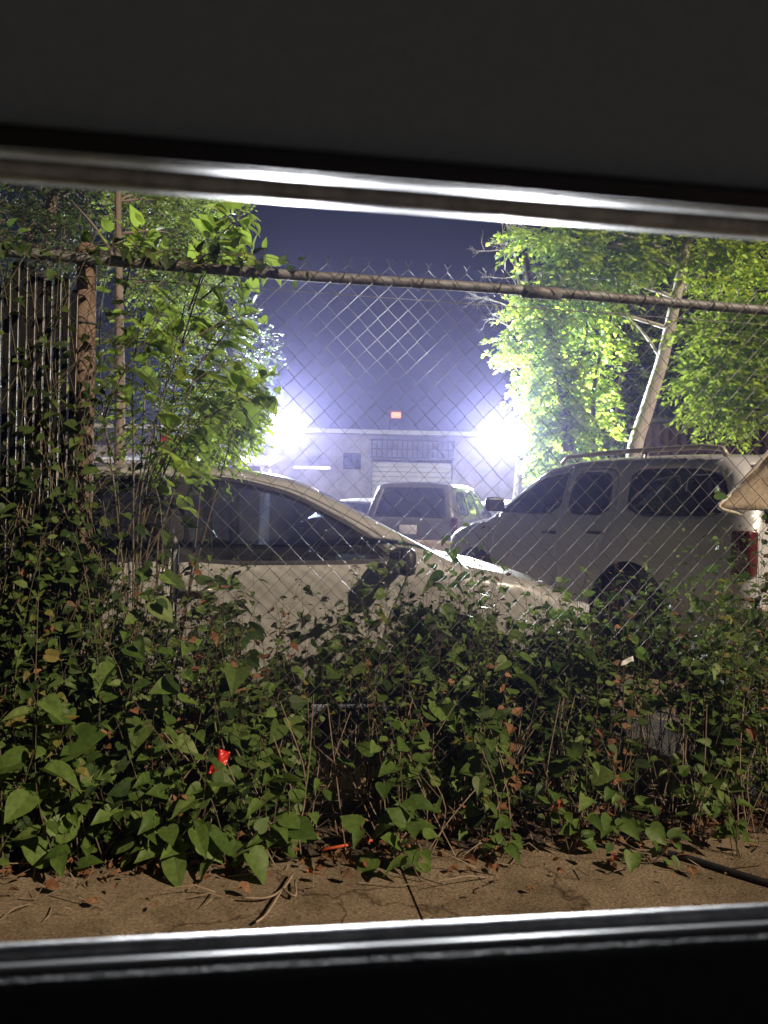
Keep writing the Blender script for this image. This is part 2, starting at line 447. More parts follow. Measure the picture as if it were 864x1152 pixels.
pl = at(320, 478, 23.4); pr = at(561, 489, 23.4)
flood(pl, 'flood light widened to four heads to fill its bloom, on the garage roof beside the leafy sapling', Vector((-1.5, 0, .4)))
flood(pr, 'flood light widened to four heads to fill its bloom, on the garage roof beside the ivy covered tree', Vector((2.5, 0, .4)))
p = at(441, 467, 24.2)
root = empty('amber_lamp', (p.x, p.y, 3.62), 'small amber lamp on a thin mast above the garage roof', 'lamp'); U = Under(root)
mb = MB(); mb.tube([(p.x - .06, p.y, 3.62), (p.x - .06, p.y, p.z + .3)], .032, 6); U.build(mb, 'mast', M_darkm)
mb = MB(); mb.box(p + Vector((.08, 0, .12)), (.42, .16, .03), bev=.01); mb.box(p + Vector((-.07, 0, .0)), (.07, .15, .25), bev=.01); U.build(mb, 'cap', mat('rust_red', (.25, .05, .02), .6))
mb = MB(); mb.box(p + Vector((.13, -.01, .0)), (.3, .14, .17), bev=.03); U.build(mb, 'lamp_glass', emit_mat('amber_glow', (1, .24, .02), .9))

# ================================================================== VEHICLES
M_rubber = mat('tyre_rubber', (.02, .02, .02), .8, c2=(.035, .033, .03), scale=20)
M_alloy = mat('alloy_rim', (.35, .35, .36), .4, metal=.8, c2=(.25, .25, .25), scale=15)
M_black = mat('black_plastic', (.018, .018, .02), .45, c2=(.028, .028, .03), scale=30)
M_int = mat('interior_cloth', (.03, .03, .033), .9, c2=(.05, .048, .045), scale=40)
M_glass = glass_mat('car_glass', (.84, .90, .92))
M_glassd = glass_mat('tinted_glass', (.48, .51, .56))
M_lens = mat('red_lens', (.05, .004, .004), .2, c2=(.10, .01, .008), scale=30, coat=.7)
M_clear = mat('headlamp_lens', (.55, .57, .6), .12, c2=(.4, .42, .45), scale=25, coat=.8)
M_chrome = mat('chrome', (.6, .6, .62), .15, metal=1.0, c2=(.5, .5, .5), scale=12)
M_plate = mat('plate_white', (.62, .64, .68), .5, c2=(.5, .52, .6), scale=14)


def inpoly(px, pz, poly):
    inside = np.zeros(len(px), bool); n = len(poly)
    for i in range(n):
        (x1, z1), (x2, z2) = poly[i], poly[(i + 1) % n]
        if z1 == z2: continue
        c = ((z1 > pz) != (z2 > pz)) & (px < (x2 - x1) * (pz - z1) / (z2 - z1) + x1)
        inside ^= c
    return inside


def inset(poly, d):
    n = len(poly); A = sum(poly[i][0] * poly[(i + 1) % n][1] - poly[(i + 1) % n][0] * poly[i][1] for i in range(n))
    sg = 1 if A > 0 else -1; out = []
    for i in range(n):
        a, b, c = Vector(poly[i - 1]), Vector(poly[i]), Vector(poly[(i + 1) % n])
        n1 = Vector((-(b - a).y, (b - a).x)).normalized() * sg; n2 = Vector((-(c - b).y, (c - b).x)).normalized() * sg
        k = n1 + n2; k = k / max(.35, (1 + n1.dot(n2)))
        q = b + k * d; out.append((q.x, q.y))
    return out


def roundpoly(poly, n=5):
    """smooth a polygon's corners (Chaikin, twice)"""
    for _ in range(2):
        q = []
        for i in range(len(poly)):
            a, b = Vector(poly[i]), Vector(poly[(i + 1) % len(poly)])
            q += [tuple(a.lerp(b, .16)), tuple(a.lerp(b, .84))]
        poly = q
    return poly


def make_car(name, label, loc, heading, spec, group=None):
    """spec: side profile, doors, side windows; x forward, z up; both sides built, mirrored"""
    rz = math.atan2(heading[1], heading[0])
    root = empty(name, (loc[0], loc[1], 0), label, spec['cat'], group, rz)
    prof = curve([(x, 0, z) for x, z in spec['profile']], 5); prof = [(p.x, p.z) for p in prof]
    W = spec['W']; belt = spec['belt']; tum = spec['tumble']; L = spec['L']; fil = spec.get('fillet', .09)
    PP = np.array(prof)

    def side_y(x, z):
        x = np.asarray(x, float); z = np.asarray(z, float)
        y = W * (1 - .035 * ((z - .62) / .4) ** 2)
        y = np.where(z > belt, W * (1 - .035 * ((belt - .62) / .4) ** 2) - tum * (z - belt), y)
        e = np.clip((np.abs(x) - (L / 2 - .9)) / .9, 0, 1); y = y - spec.get('taper', .16) * e ** 2.4
        y = y + .012 * np.exp(-((z - belt + .09) / .035) ** 2)            # shoulder crease
        a = PP[:-1]; b = PP[1:]; ab = b - a; L2 = (ab ** 2).sum(1) + 1e-12
        q = np.stack([x, z], -1)[..., None, :]
        t = np.clip(((q - a) * ab).sum(-1) / L2, 0, 1)
        dd = np.sqrt(((q - (a + t[..., None] * ab)) ** 2).sum(-1)).min(-1)
        k = np.clip((fil - dd) / fil, 0, 1)
        return y - fil * (1 - np.sqrt(np.clip(1 - k * k, 0, 1)))

    # ---- outline with wheel arches
    zb = spec['sill']; outline = list(prof)
    bottom = [(prof[-1][0], zb)] if abs(prof[-1][1] - zb) > .01 else []
    for wx in spec['wheels']:                                             # from front to rear
        wz, r = spec['wz'], spec['arch_r']
        x0 = math.sqrt(max(1e-4, r * r - (wz - zb) ** 2)); a0 = math.atan2(zb - wz, x0); a1 = math.pi - a0
        bottom += [(wx + r * math.cos(a0 + (a1 - a0) * i / 18), wz + r * math.sin(a0 + (a1 - a0) * i / 18)) for i in range(19)]
    if abs(prof[0][1] - zb) > .01: bottom.append((prof[0][0], zb))
    outline = outline + bottom
    polys = [outline]; doors = spec['doors']; wins = [roundpoly(w) for w in spec['windows']]
    gap = spec.get('gap', .007)
    doors = [roundpoly(d) for d in doors]
    dins = [inset(d, gap) for d in doors]; gl = [inset(w, .022) for w in wins]
    polys += doors + dins + wins + gl
    V = []; E = []
    for pl_ in polys:
        n0 = len(V); V += [Vector(p) for p in pl_]; E += [(n0 + i, n0 + (i + 1) % len(pl_)) for i in range(len(pl_))]
    gx = np.arange(-L / 2, L / 2, .055); gz = np.arange(zb, PP[:, 1].max(), .05)
    GX, GZ = np.meshgrid(gx, gz); GX = GX.ravel() + rng.uniform(-.006, .006, GX.size); GZ = GZ.ravel() + rng.uniform(-.006, .006, GZ.size)
    # denser rows next to the edge
    ex = []
    for d in (.012, .03, .055): ex += inset(outline, d)
    ex = np.array(ex); GX = np.concatenate([GX, ex[:, 0]]); GZ = np.concatenate([GZ, ex[:, 1]])
    k = inpoly(GX, GZ, outline); V += [Vector((a, b)) for a, b in zip(GX[k], GZ[k])]
    vo, _, fo, *_r = delaunay_2d_cdt(V, E, [], 0, 1e-5)
    vx = np.array([v.x for v in vo]); vz = np.array([v.y for v in vo]); vy = side_y(vx, vz)
    tri = np.array([list(f)[:3] for f in fo]); cx = vx[tri].mean(1); cz = vz[tri].mean(1)
    area = (vx[tri[:, 1]] - vx[tri[:, 0]]) * (vz[tri[:, 2]] - vz[tri[:, 0]]) - (vx[tri[:, 2]] - vx[tri[:, 0]]) * (vz[tri[:, 1]] - vz[tri[:, 0]])
    reg = np.where(inpoly(cx, cz, outline), 0, -1)
    for i, (d, di) in enumerate(zip(doors, dins)):
        ind = inpoly(cx, cz, d); reg = np.where(ind, np.where(inpoly(cx, cz, di), 100 + i, -2), reg)
    for i, (w, g_) in enumerate(zip(wins, gl)):
        ind = inpoly(cx, cz, w) & (reg != -1); reg = np.where(ind, np.where(inpoly(cx, cz, g_), 300 + i, 200 + i), reg)

    if spec.get('shaded_pillar'):  # shade on the upper side painted in as a black pillar
        a_, b_ = spec['shaded_pillar']; reg = np.where((reg >= 0) & (reg < 200) & (cz > belt - .015) & (cz < spec['pillar_top']) & (cx > a_) & (cx < b_), 200, reg)

    def side_mesh(mb, sel, sgn, off=0.0):
        t = tri[sel]; ar = area[sel]; used = np.unique(t); mp = {int(u): i for i, u in enumerate(used)}
        vs = [(vx[u], sgn * (vy[u] + off), vz[u]) for u in used]; fs = []
        for f, a in zip(t, ar):
            f = [mp[int(q)] for q in f]
            if (a > 0) == (sgn > 0): f = f[::-1]
            fs.append(tuple(f))
        mb.add(vs, fs)

    pm = spec['paint']; body = MB()
    for sg in (-1, 1): side_mesh(body, reg == 0, sg)
    # ---- strip over the top, front and rear
    N = len(prof); wy = side_y(PP[:, 0], PP[:, 1])
    tg = np.gradient(PP, axis=0); tg /= np.linalg.norm(tg, axis=1, keepdims=True) + 1e-9; nr = np.stack([-tg[:, 1], tg[:, 0]], 1)
    ss = np.array([-1, -.97, -.92, -.84, -.7, -.5, -.25, 0, .25, .5, .7, .84, .92, .97, 1])

    def strip_pt(i, s, off=0.0):
        s_ = abs(s); c = spec['crown'] * (1 - s_ ** 2.6)
        return (PP[i, 0] + nr[i, 0] * (c + off), wy[i] * s, PP[i, 1] + nr[i, 1] * (c + off))
    gspans = spec['glass_spans']                                          # (x_lo, x_hi, z_min, name)
    gm = {g_[3]: MB() for g_ in gspans}
    for i in range(N - 1):
        mx, mz = (PP[i] + PP[i + 1]) / 2; gname = None
        for (a, b, zmin, nm) in gspans:
            if a <= mx <= b and mz > zmin: gname = nm
        for j in range(len(ss) - 1):
            q = [strip_pt(i, ss[j]), strip_pt(i, ss[j + 1]), strip_pt(i + 1, ss[j + 1]), strip_pt(i + 1, ss[j])]
            if gname and 2 <= j < len(ss) - 3:
                q = [strip_pt(i, ss[j], -.004), strip_pt(i, ss[j + 1], -.004), strip_pt(i + 1, ss[j + 1], -.004), strip_pt(i + 1, ss[j], -.004)]
                gm[gname].add(q, [(3, 2, 1, 0)])
            else: body.add(q, [(3, 2, 1, 0)])
    def weld(o):
        bm = bmesh.new(); bm.from_mesh(o.data); bmesh.ops.remove_doubles(bm, verts=bm.verts, dist=.0008)
        bmesh.ops.recalc_face_normals(bm, faces=bm.faces) if False else None
        bm.to_mesh(o.data); bm.free()
        o.data.polygons.foreach_set('use_smooth', [True] * len(o.data.polygons)); o.data.set_sharp_from_angle(angle=math.radians(38))
        solid(.012)(o)
    bo = body.build('body', pm, root, mod=weld)
    for nm, g_ in gm.items(): g_.build(nm, spec.get('rear_glass', M_glass) if nm == 'rear_window' else M_glass, root, mod=lambda o: (weld(o)))
    for sg in (-1, 1):
        dob = []
        for i in range(len(doors)):
            mb = MB(); side_mesh(mb, reg == 100 + i, sg); do = mb.build('door', pm, root, mod=weld); dob.append(do)
            if spec['handles'][i]:
                hx, hz = spec['handles'][i]; hy = float(side_y([hx], [hz])[0])
                mb = MB(); mb.tube([(hx - .09, sg * (hy + .004), hz), (hx - .075, sg * (hy + .035), hz), (hx + .07, sg * (hy + .036), hz), (hx + .09, sg * (hy + .004), hz)], .014, 6)
                mb.build('handle', spec.get('handle_mat', pm), do, smooth=True)
        for i in range(len(wins)):
            wdo = spec['win_door'][i]; par = root if wdo is None else dob[wdo]
            mb = MB(); side_mesh(mb, reg == 300 + i, sg, -.006); wo = mb.build('side_window', spec['glass'][i], par, smooth=True)
            mb = MB(); side_mesh(mb, reg == 200 + i, sg, .002); mb.build('window_trim', spec.get('trim', M_black), par, mod=solid(.012))
    # ---- lining, floor, seats
    mb = MB()
    low = (cz < belt - .02) & (reg != -1) & (np.abs(cx) < L / 2 - .75)
    for sg in (-1, 1): side_mesh(mb, low, sg, -.055)
    mb.box((0, 0, spec['sill'] + .12), (L - .5, 2 * W - .28, .08))
    xf = spec['dash']; mb.box((xf, 0, belt - .17), (.35, 2 * W - .3, .28), bev=.06)
    mb.box((L / 2 - .25, 0, .5), (.05, 2 * W - .5, .3))
    mb.build('cabin_lining', M_int, root)
    for sx in spec['seats']:
        for sy in (-.38, .38):
            mb = MB(); rr = Matrix.Rotation(math.radians(-14), 3, 'Y')
            mb.box((sx + .22, sy, .52), (.5, .5, .16), bev=.05); mb.box((sx - .1, sy, .86), (.14, .5, .62), rr, bev=.06)
            mb.box((sx - .2, sy, spec['headrest']), (.1, .28, .18), rr, bev=.045)
            mb.tube([(sx - .18, sy - .07, spec['headrest'] - .2), (sx - .19, sy - .07, spec['headrest'])], .008, 5); mb.tube([(sx - .18, sy + .07, spec['headrest'] - .2), (sx - .19, sy + .07, spec['headrest'])], .008, 5)
            mb.build('seat', M_int, root, smooth=False)
    mb = MB(); c = Vector((xf - .33, .38 , belt - .02)); ring = []
    for i in range(25):
        th = 2 * math.pi * i / 24; ring.append(c + Vector((.11 * math.sin(th), .18 * math.cos(th), .15 * math.sin(th))))
    mb.tube(ring, .014, 6); mb.tube([c, c + Vector((.3, 0, -.1))], .03, 6); mb.tube([c + Vector((0, -.18, 0)), c + Vector((0, .18, 0))], .016, 5)
    mb.build('steering_wheel', M_black, root, smooth=True)
    # ---- wheels
    for wx in spec['wheels']:
        for sg in (-1, 1):
            r = spec['wr']; yy = sg * (W - .12); Mx = Matrix.Translation((wx, yy, spec['wz'])) @ Matrix.Rotation(math.radians(-90 * sg), 4, 'X')
            mb = MB(); mb.lathe([(r * .62, -.1), (r * .9, -.11), (r * .985, -.08), (r, -.04), (r, .04), (r * .985, .08), (r * .9, .105), (r * .66, .1), (r * .62, .07)], Mx, 32)
            wh = mb.build('tyre', M_rubber, root, angle=40)
            mb = MB(); mb.lathe([(r * .62, -.06), (r * .63, .085), (r * .58, .088), (r * .55, .03), (r * .1, .02)], Mx, 28)
            for i in range(5):
                th = 2 * math.pi * i / 5
                mb.box(Mx @ Vector((r * .33 * math.cos(th), r * .33 * math.sin(th), .06)), (r * .52, r * .16, .03), Mx.to_3x3() @ Matrix.Rotation(th, 3, 'Z'), bev=.012)
            mb.lathe([(r * .14, .02), (r * .14, .085), (r * .09, .09)], Mx, 14); mb.build('rim', M_alloy, wh, angle=40)
    # ---- mirrors
    if spec.get('mirror'):
        mx_, mz_ = spec['mirror']; my = float(side_y([mx_], [mz_])[0])
        for sg in (-1, 1):
            mb = MB(); mb.tube([(mx_, sg * (my - .02), mz_ - .02), (mx_ + .02, sg * (my + .1), mz_)], .022, 6)
            mb.box((mx_ + .01, sg * (my + .17), mz_ + .05), (.09, .21, .145), Matrix.Rotation(sg * math.radians(-10), 3, 'Z'), bev=.04)
            mi = mb.build('mirror', spec.get('mirror_mat', M_black), root, angle=50)
            mb = MB(); mb.box((mx_ - .039, sg * (my + .178), mz_ + .05), (.006, .17, .11), Matrix.Rotation(sg * math.radians(-10), 3, 'Z'), bev=.002); mb.build('mirror_glass', M_chrome, mi)
    for (nm, m_, c, size, bev) in spec.get('bits', []):
        for sg in ((-1, 1) if abs(c[1]) > .05 else (1,)):
            mb = MB(); mb.box((c[0], c[1] * sg, c[2]), size, Matrix.Rotation(sg * math.radians(spec.get('bit_rot', 0)) * (1 if c[0] > 0 else -1), 3, 'Z') if abs(c[1]) > .05 else None, bev=bev)
            mb.build(nm, m_, root, angle=45)
    return root, side_y


pearl = paint('cream_paint', (.34, .34, .33))
silver = mat('silver_grey_paint', (.54, .55, .585), .38, metal=.15, c2=(.48, .49, .52), scale=2, coat=.5, bump=.02, bscale=3)
M_glasss = glass_mat('sedan_glass', (.22, .25, .30))
sedan_spec = dict(cat='car', shaded_pillar=(-.2, .1), pillar_top=1.41, L=4.6, W=.895, belt=.95, tumble=.50, sill=.2, crown=.035, taper=.17, paint=pearl,
    profile=[(-2.2, .2), (-2.28, .45), (-2.27, .75), (-2.2, .98), (-2.05, 1.03), (-1.78, 1.05), (-1.4, 1.24), (-1.05, 1.375), (-.6, 1.44), (-.1, 1.46),
             (.3, 1.43), (.6, 1.365), (1.0, 1.175), (1.35, 1.0), (1.5, .945), (1.85, .87), (2.12, .765), (2.26, .62), (2.28, .42), (2.2, .2)],
    wheels=(1.40, -1.36), wz=.32, wr=.325, arch_r=.37,
    doors=[[(1.0, .3), (1.04, .62), (1.16, .90), (1.17, 1.0), (.94, 1.155), (.56, 1.345), (.25, 1.415), (-.05, 1.425), (-.06, .3)],
           [(-.08, .3), (-.08, 1.425), (-.6, 1.405), (-1.02, 1.31), (-1.36, 1.09), (-1.24, .8), (-.98, .62), (-.9, .3)]],
    windows=[[(1.15, .955), (.92, 1.135), (.54, 1.328), (.24, 1.40), (-.056, 1.41), (-.056, .93)], [(-.084, .93), (-.084, 1.41), (-.58, 1.39), (-.98, 1.29), (-1.27, 1.085), (-1.22, .98)]],
    win_door=[0, 1], glass=[M_glasss, M_glasss], handles=[(.06, .81), (-.98, .83)],
    glass_spans=[(.64, 1.37, .98, 'windshield'), (-1.74, -1.1, 1.05, 'rear_window')], dash=1.0, seats=(-.05, -.95), headrest=1.2,
    mirror=(1.10, .93), mirror_mat=M_black,
    bits=[('headlight', M_clear, (2.08, .64, .68), (.3, .26, .12), .04), ('taillight', M_lens, (-2.2, .66, .85), (.12, .3, .14), .03), ('grille', M_black, (2.28, 0, .56), (.05, .8, .14), .02),
          ('bumper_vent', M_black, (2.285, 0, .32), (.03, 1.1, .1), .01), ('plate', M_plate, (-2.31, 0, .7), (.012, .31, .155), .004)], bit_rot=-22)
hs = Vector((.99, .12, 0)).normalized()
make_car('sedan', 'cream white sedan with dark windows parked just behind the chain-link fence', (-1.12, 4.88), hs, sedan_spec)

suv_spec = dict(cat='suv', L=4.4, W=.90, belt=1.22, tumble=.30, sill=.32, crown=.03, taper=.13, paint=silver, fillet=.08,
    profile=[(-2.1, .36), (-2.18, .5), (-2.17, .85), (-2.13, 1.2), (-2.02, 1.5), (-1.9, 1.66), (-1.7, 1.715), (-1.0, 1.745), (-.3, 1.745), (.1, 1.71), (.32, 1.65), (.7, 1.42),
             (1.02, 1.22), (1.15, 1.17), (1.45, 1.12), (1.75, 1.03), (1.88, .88), (1.92, .6), (1.86, .36)],
    wheels=(1.22, -1.08), wz=.39, wr=.385, arch_r=.47,
    doors=[[(.86, .42), (.9, .8), (.9, 1.2), (.78, 1.32), (.28, 1.62), (-.1, 1.67), (-.14, 1.67), (-.14, .42)],
           [(-.16, .42), (-.16, 1.67), (-.78, 1.66), (-.86, 1.2), (-.7, .95), (-.56, .6), (-.52, .42)]],
    windows=[[(.84, 1.24), (.62, 1.39), (.26, 1.585), (-.08, 1.63), (-.1, 1.63), (-.1, 1.235)], [(-.21, 1.235), (-.21, 1.63), (-.70, 1.62), (-.78, 1.235)],
             [(-.98, 1.235), (-.92, 1.635), (-1.6, 1.62), (-1.86, 1.56), (-1.98, 1.25)]],
    win_door=[0, 1, None], glass=[M_glass, M_glass, M_glassd], handles=[(-.02, 1.06), (-.66, 1.08)], handle_mat=M_black,
    glass_spans=[(.34, 1.04, 1.2, 'windshield'), (-2.14, -1.94, 1.22, 'rear_window')], rear_glass=M_glassd, dash=.75, seats=(-.15, -1.0), headrest=1.36,
    mirror=(.72, 1.27), mirror_mat=M_black,
    bits=[('headlight', M_clear, (1.83, .66, .87), (.16, .3, .18), .04), ('taillight', M_lens, (-2.1, .76, .98), (.16, .12, .34), .03), ('plate', M_plate, (-2.215, 0, .86), (.012, .31, .155), .004),
          ('bumper', M_black, (-2.2, 0, .52), (.12, 1.55, .1), .03), ('grille', M_black, (1.92, 0, .85), (.05, .8, .18), .02)], bit_rot=-6)
hv = Vector((-.44, .898, 0)).normalized(); lv = Vector((-hv.y, hv.x, 0))
rc = Vector((2.52, 5.45, 0)); C = rc + hv * 2.15 - lv * .86
suv, sy = make_car('suv', 'silver grey SUV with a roof rack angled away beside the dark metal shed', C, hv, suv_spec)
M_tan = mat('pale_rail', (.45, .42, .38), .45, metal=.3, c2=(.36, .33, .29), scale=20)
for sg in (-1, 1):
    mb = MB(); y = sg * .63
    mb.tube([(-1.82, y, 1.71), (-1.78, y, 1.765), (-1.6, y, 1.79), (-.7, y, 1.80), (.02, y, 1.79), (.1, y, 1.73)], .022, 8); mb.tube([(-1.0, y, 1.70), (-1.0, y, 1.79)], .018, 6)
    mb.build('roof_rail', M_tan, suv, smooth=True)
mb = MB(); mb.box((-2.2, 0, .60), (.1, 1.5, .03), bev=.01); mb.box((-2.23, 0, .44), (.1, 1.4, .03), bev=.01); mb.build('bumper_trim', M_tan, suv)

van_spec = dict(cat='suv', L=4.4, W=.92, belt=1.12, tumble=.32, sill=.34, crown=.03, taper=.1, paint=mat('black_paint', (.085, .09, .10), .3, c2=(.11, .115, .125), scale=3, coat=.6), fillet=.09,
    profile=[(-2.14, .36), (-2.2, .55), (-2.18, .9), (-2.15, 1.1), (-2.0, 1.45), (-1.88, 1.64), (-1.68, 1.70), (-.6, 1.73), (0, 1.7), (.3, 1.63), (.9, 1.2), (1.1, 1.12), (1.9, 1.0), (2.14, .84), (2.18, .6), (2.1, .36)],
    wheels=(1.36, -1.3), wz=.36, wr=.36, arch_r=.43,
    doors=[[(.86, .45), (.88, 1.1), (.25, 1.58), (-.2, 1.63), (-.2, .45)], [(-.23, .45), (-.23, 1.63), (-1.0, 1.62), (-1.05, 1.1), (-.8, .8), (-.75, .45)]],
    windows=[[(.82, 1.15), (.22, 1.54), (-.16, 1.59), (-.16, 1.14)], [(-.28, 1.14), (-.28, 1.59), (-.94, 1.58), (-1.0, 1.14)], [(-1.15, 1.14), (-1.1, 1.58), (-1.75, 1.56), (-1.95, 1.16)]],
    win_door=[0, 1, None], glass=[M_glass, M_glass, M_glassd], handles=[None, None],
    glass_spans=[(.34, .95, 1.14, 'windshield'), (-2.16, -1.92, 1.12, 'rear_window')], rear_glass=glass_mat('dark_rear_glass', (.08, .085, .10)), dash=.75, seats=(-.15,), headrest=1.34, mirror=(.7, 1.16),
    bits=[('taillight', M_lens, (-2.13, .8, .98), (.12, .1, .3), .03), ('plate', M_plate, (-2.215, 0, .9), (.012, .31, .155), .004)], bit_rot=-6)
vh = Vector((.30, .955, 0)).normalized()
van, _ = make_car('suv', 'black SUV seen from behind with a pale bumper between the sedan and the silver SUV', at(493, 576, 15.4), vh, van_spec)
mb = MB(); mb.box((-2.24, 0, .62), (.14, 1.7, .22), bev=.05); mb.build('bumper', mat('beige_bumper', (.42, .36, .28), .5, c2=(.35, .3, .24), scale=8), van)
mb = MB()
hatch = dict(sedan_spec); hatch['glass'] = [M_glass, M_glass]; hatch.update(paint=paint('white_paint', (.6, .62, .64)), L=4.4, W=.87)
make_car('parked_car', 'white car mostly hidden between the black SUV and the silver SUV', at(568, 576, 17.5), Vector((-.25, -.97, 0)), hatch)
hatch = dict(hatch); hatch.update(paint=paint('grey_paint', (.25, .26, .28)))
make_car('parked_car', 'grey car of which only the roof shows beyond the sedan', at(416, 576, 19.0), Vector((.35, .94, 0)), hatch)

# things in and on the silver SUV
def crumpled(name, label, cat, P, nx, ny, amp, thick, m_, seed):
    """a soft sheet through four corners, creased"""
    r2 = np.random.default_rng(seed); A, B, C_, D_ = map(Vector, P); vs = []; fs = []
    nrm = (B - A).cross(D_ - A).normalized(); ph = r2.uniform(0, 6, 8)
    for j in range(ny + 1):
        for i in range(nx + 1):
            u, v = i / nx, j / ny; p = (A * (1 - u) + B * u) * (1 - v) + (D_ * (1 - u) + C_ * u) * v
            w = abs(math.sin(3.1 * u + 1.7 * v + ph[0])) + .6 * abs(math.sin(7 * v - 4 * u + ph[1])) + .3 * math.sin(13 * u + ph[2]) * math.sin(11 * v + ph[3])
            vs.append(p + nrm * amp * (w - .8))
    for j in range(ny):
        for i in range(nx):
            k = j * (nx + 1) + i; fs.append((k, k + 1, k + nx + 2, k + nx + 1))
    mb = MB(); mb.add(vs, fs); o = mb.build(name, m_, smooth=True, mod=solid(thick)); return tag(o, label, cat)


M_tarp = mat('tan_canvas', (.34, .27, .19), .85, c2=(.45, .37, .27), scale=5, bump=.4, bscale=30)
crumpled('tarp', 'creased tan tarp hanging over the rear corner of the silver SUV', 'tarp',
         (at(809, 571, 5.1), at(900, 578, 4.95), at(900, 470, 5.3), at(835, 543, 5.3)), 14, 10, .02, .012, M_tarp, 3)
U = Under(bpy.data.objects['tarp'])
mb = MB(); mb.tube(curve([at(836, 579, 5.08), at(809, 571, 5.09), at(822, 557, 5.19), at(835, 543, 5.28), at(866, 507, 5.29), at(900, 470, 5.29)], 4), .013, 6)
U.build(mb, 'hem', mat('pale_hem', (.6, .55, .46), .8, c2=(.5, .45, .37), scale=20), smooth=True)
p = at(772, 566, 6.4)
crumpled('folded_blanket', 'folded tan blanket inside the rear window of the silver SUV', 'blanket',
         (p + Vector((-.3, -.2, -.09)), p + Vector((.26, -.05, -.09)), p + Vector((.2, .15, .06)), p + Vector((-.2, .05, .07))), 10, 8, .05, .03, M_tarp, 5)

# dark container behind the SUV
M_cont = mat('dark_red_sheet', (.03, .013, .013), .7, c2=(.045, .02, .018), scale=3, bump=.2)
a = at(716, 510, 20.6); zt = at(735, 474, 20.6).z; CL = 9.0
root = empty('metal_shed', (a.x, 20.6, 0), 'tall dark maroon metal shed standing behind the silver SUV', 'shed', rz=math.radians(-27))
mb = MB(); mb.box((CL / 2, 1.1, (zt + .1) / 2), (CL, 2.2, zt - .1))
for i in range(42): mb.box((.11 + i * .214, -.03, (zt + .1) / 2), (.10, .05, zt - .35))
mb.build('wall', M_cont, root)
mb = MB(); mb.box((CL / 2, -.04, zt), (CL + .04, .1, .1)); mb.box((CL / 2, -.04, .12), (CL + .04, .1, .12)); mb.build('eaves', M_darkm, root)

# red sign and clutter at far left
p = at(192, 508, 7.0); root = empty('red_sign', (p.x, p.y, 0), 'small red sign on a post behind the sapling leaves', 'sign'); U = Under(root)
mb = MB(); mb.box(p, (.2, .02, .3), bev=.004); U.build(mb, 'board', mat('sign_red', (.55, .03, .03), .5, c2=(.45, .03, .03), scale=10))
mb = MB(); mb.tube([(p.x, p.y + .035, 0), (p.x, p.y + .035, p.z + .1)], .02, 8); U.build(mb, 'post', M_darkm)

# ================================================================== FENCE
M_galv = mat('galvanised_wire', (.16, .165, .17), .5, metal=.7, c2=(.09, .085, .08), scale=9)
M_rust = mat('rusty_steel', (.10, .062, .045), .85, c2=(.20, .145, .11), scale=22, bump=.4, bscale=70)
M_rail = mat('weathered_rail', (.26, .275, .29), .6, metal=.3, c2=(.14, .125, .115), scale=12, bump=.2, bscale=60)
RZ = 2.13
root = empty('chain_link_fence', F(-1.1, 0, 0), 'chain-link fence with rusty top rail running across the whole view', 'fence'); U = Under(root)
mb = MB(); mb.tube([F(-5, 0, RZ)] + [F(s, 0, RZ + .004 * math.sin(s * 3)) for s in np.linspace(-4.8, 4.4, 40)] + [F(4.5, 0, RZ)], .020, 12)
for s in (-3.3, .62, 3.6): mb.tube([F(s - .08, 0, RZ), F(s + .08, 0, RZ)], .025, 12)
U.build(mb, 'top_rail', M_rail, smooth=True)
for s in (-4.05, -1.12, 3.1, 4.4):
    mb = MB(); r = .034 if s == -1.12 else .028
    mb.tube([F(s, -.03, -.15), F(s, -.03, .6), F(s + .004, -.03, 1.2), F(s, -.03, RZ + .01)], r, 14); po = U.build(mb, 'post', M_rust, smooth=True)
    mb = MB(); mb.lathe([(r + .004, 0), (r + .005, .04), (r * .6, .065), (.004, .075)], Matrix.Translation(F(s, -.03, RZ + .0)), 14); U.build(mb, 'post_cap', M_rust, po, smooth=True)
    for z in (.35, .75, 1.15, 1.55, 1.9):
        mb = MB(); mb.lathe([(r + .002, -.004), (r + .005, 0), (r + .002, .004)], Matrix.Translation(F(s, -.03, z)), 12); U.build(mb, 'tie_wire', M_galv, po)
mb = MB(); dw = .078; dh = .080
cols = int(8.2 / (dw / 2)); s_start = -4.2
for k in range(int(8.4 / dw) * 2):
    sc = s_start + k * dw / 2; pts = []; nz = int((RZ + .045 - .03) / (dh / 2))
    sd = 1 if k % 2 else -1
    sag = lambda z, s: .012 * math.sin(s * 1.7) * math.sin(math.pi * z / RZ) + .006 * math.sin(s * 5 + z * 4)
    for i in range(nz + 1):
        z = RZ + .045 - i * dh / 2; dx = (dw / 4) * (1 if (i + k) % 2 else -1)
        zz = z; ss_ = sc + dx * 1.02 + .002 * math.sin(k * 1.3 + i * .7)
        pts.append(F(ss_, .028 + (.0022 if i % 2 else -.0022) + sag(z, sc), zz))
    # twisted barb at the top
    b0 = pts[0]; pts = [b0 + FE * (.012 * sd) + Vector((0, 0, .03)), b0 + FE * (-.002 * sd) + Vector((0, 0, .012))] + pts
    mb.tube(pts, .00165, 4, cap=False)
mb.tube([F(s, .022, .07) for s in np.linspace(-4.2, 4.2, 30)], .002, 4); mb.tube([F(s, .022, RZ - .07) for s in np.linspace(-4.2, 4.2, 30)], .002, 4)
U.build(mb, 'wire_mesh', M_galv)
for s in np.arange(-3.9, 4.2, .31):
    mb = MB()
    ring = [F(s + .012 * math.sin(th), .0 + .026 * math.cos(th), RZ + .026 * math.sin(th)) for th in np.linspace(0, 6.28, 13)]
    mb.tube(ring, .0022, 4, cap=False); U.build(mb, 'rail_tie', M_galv)
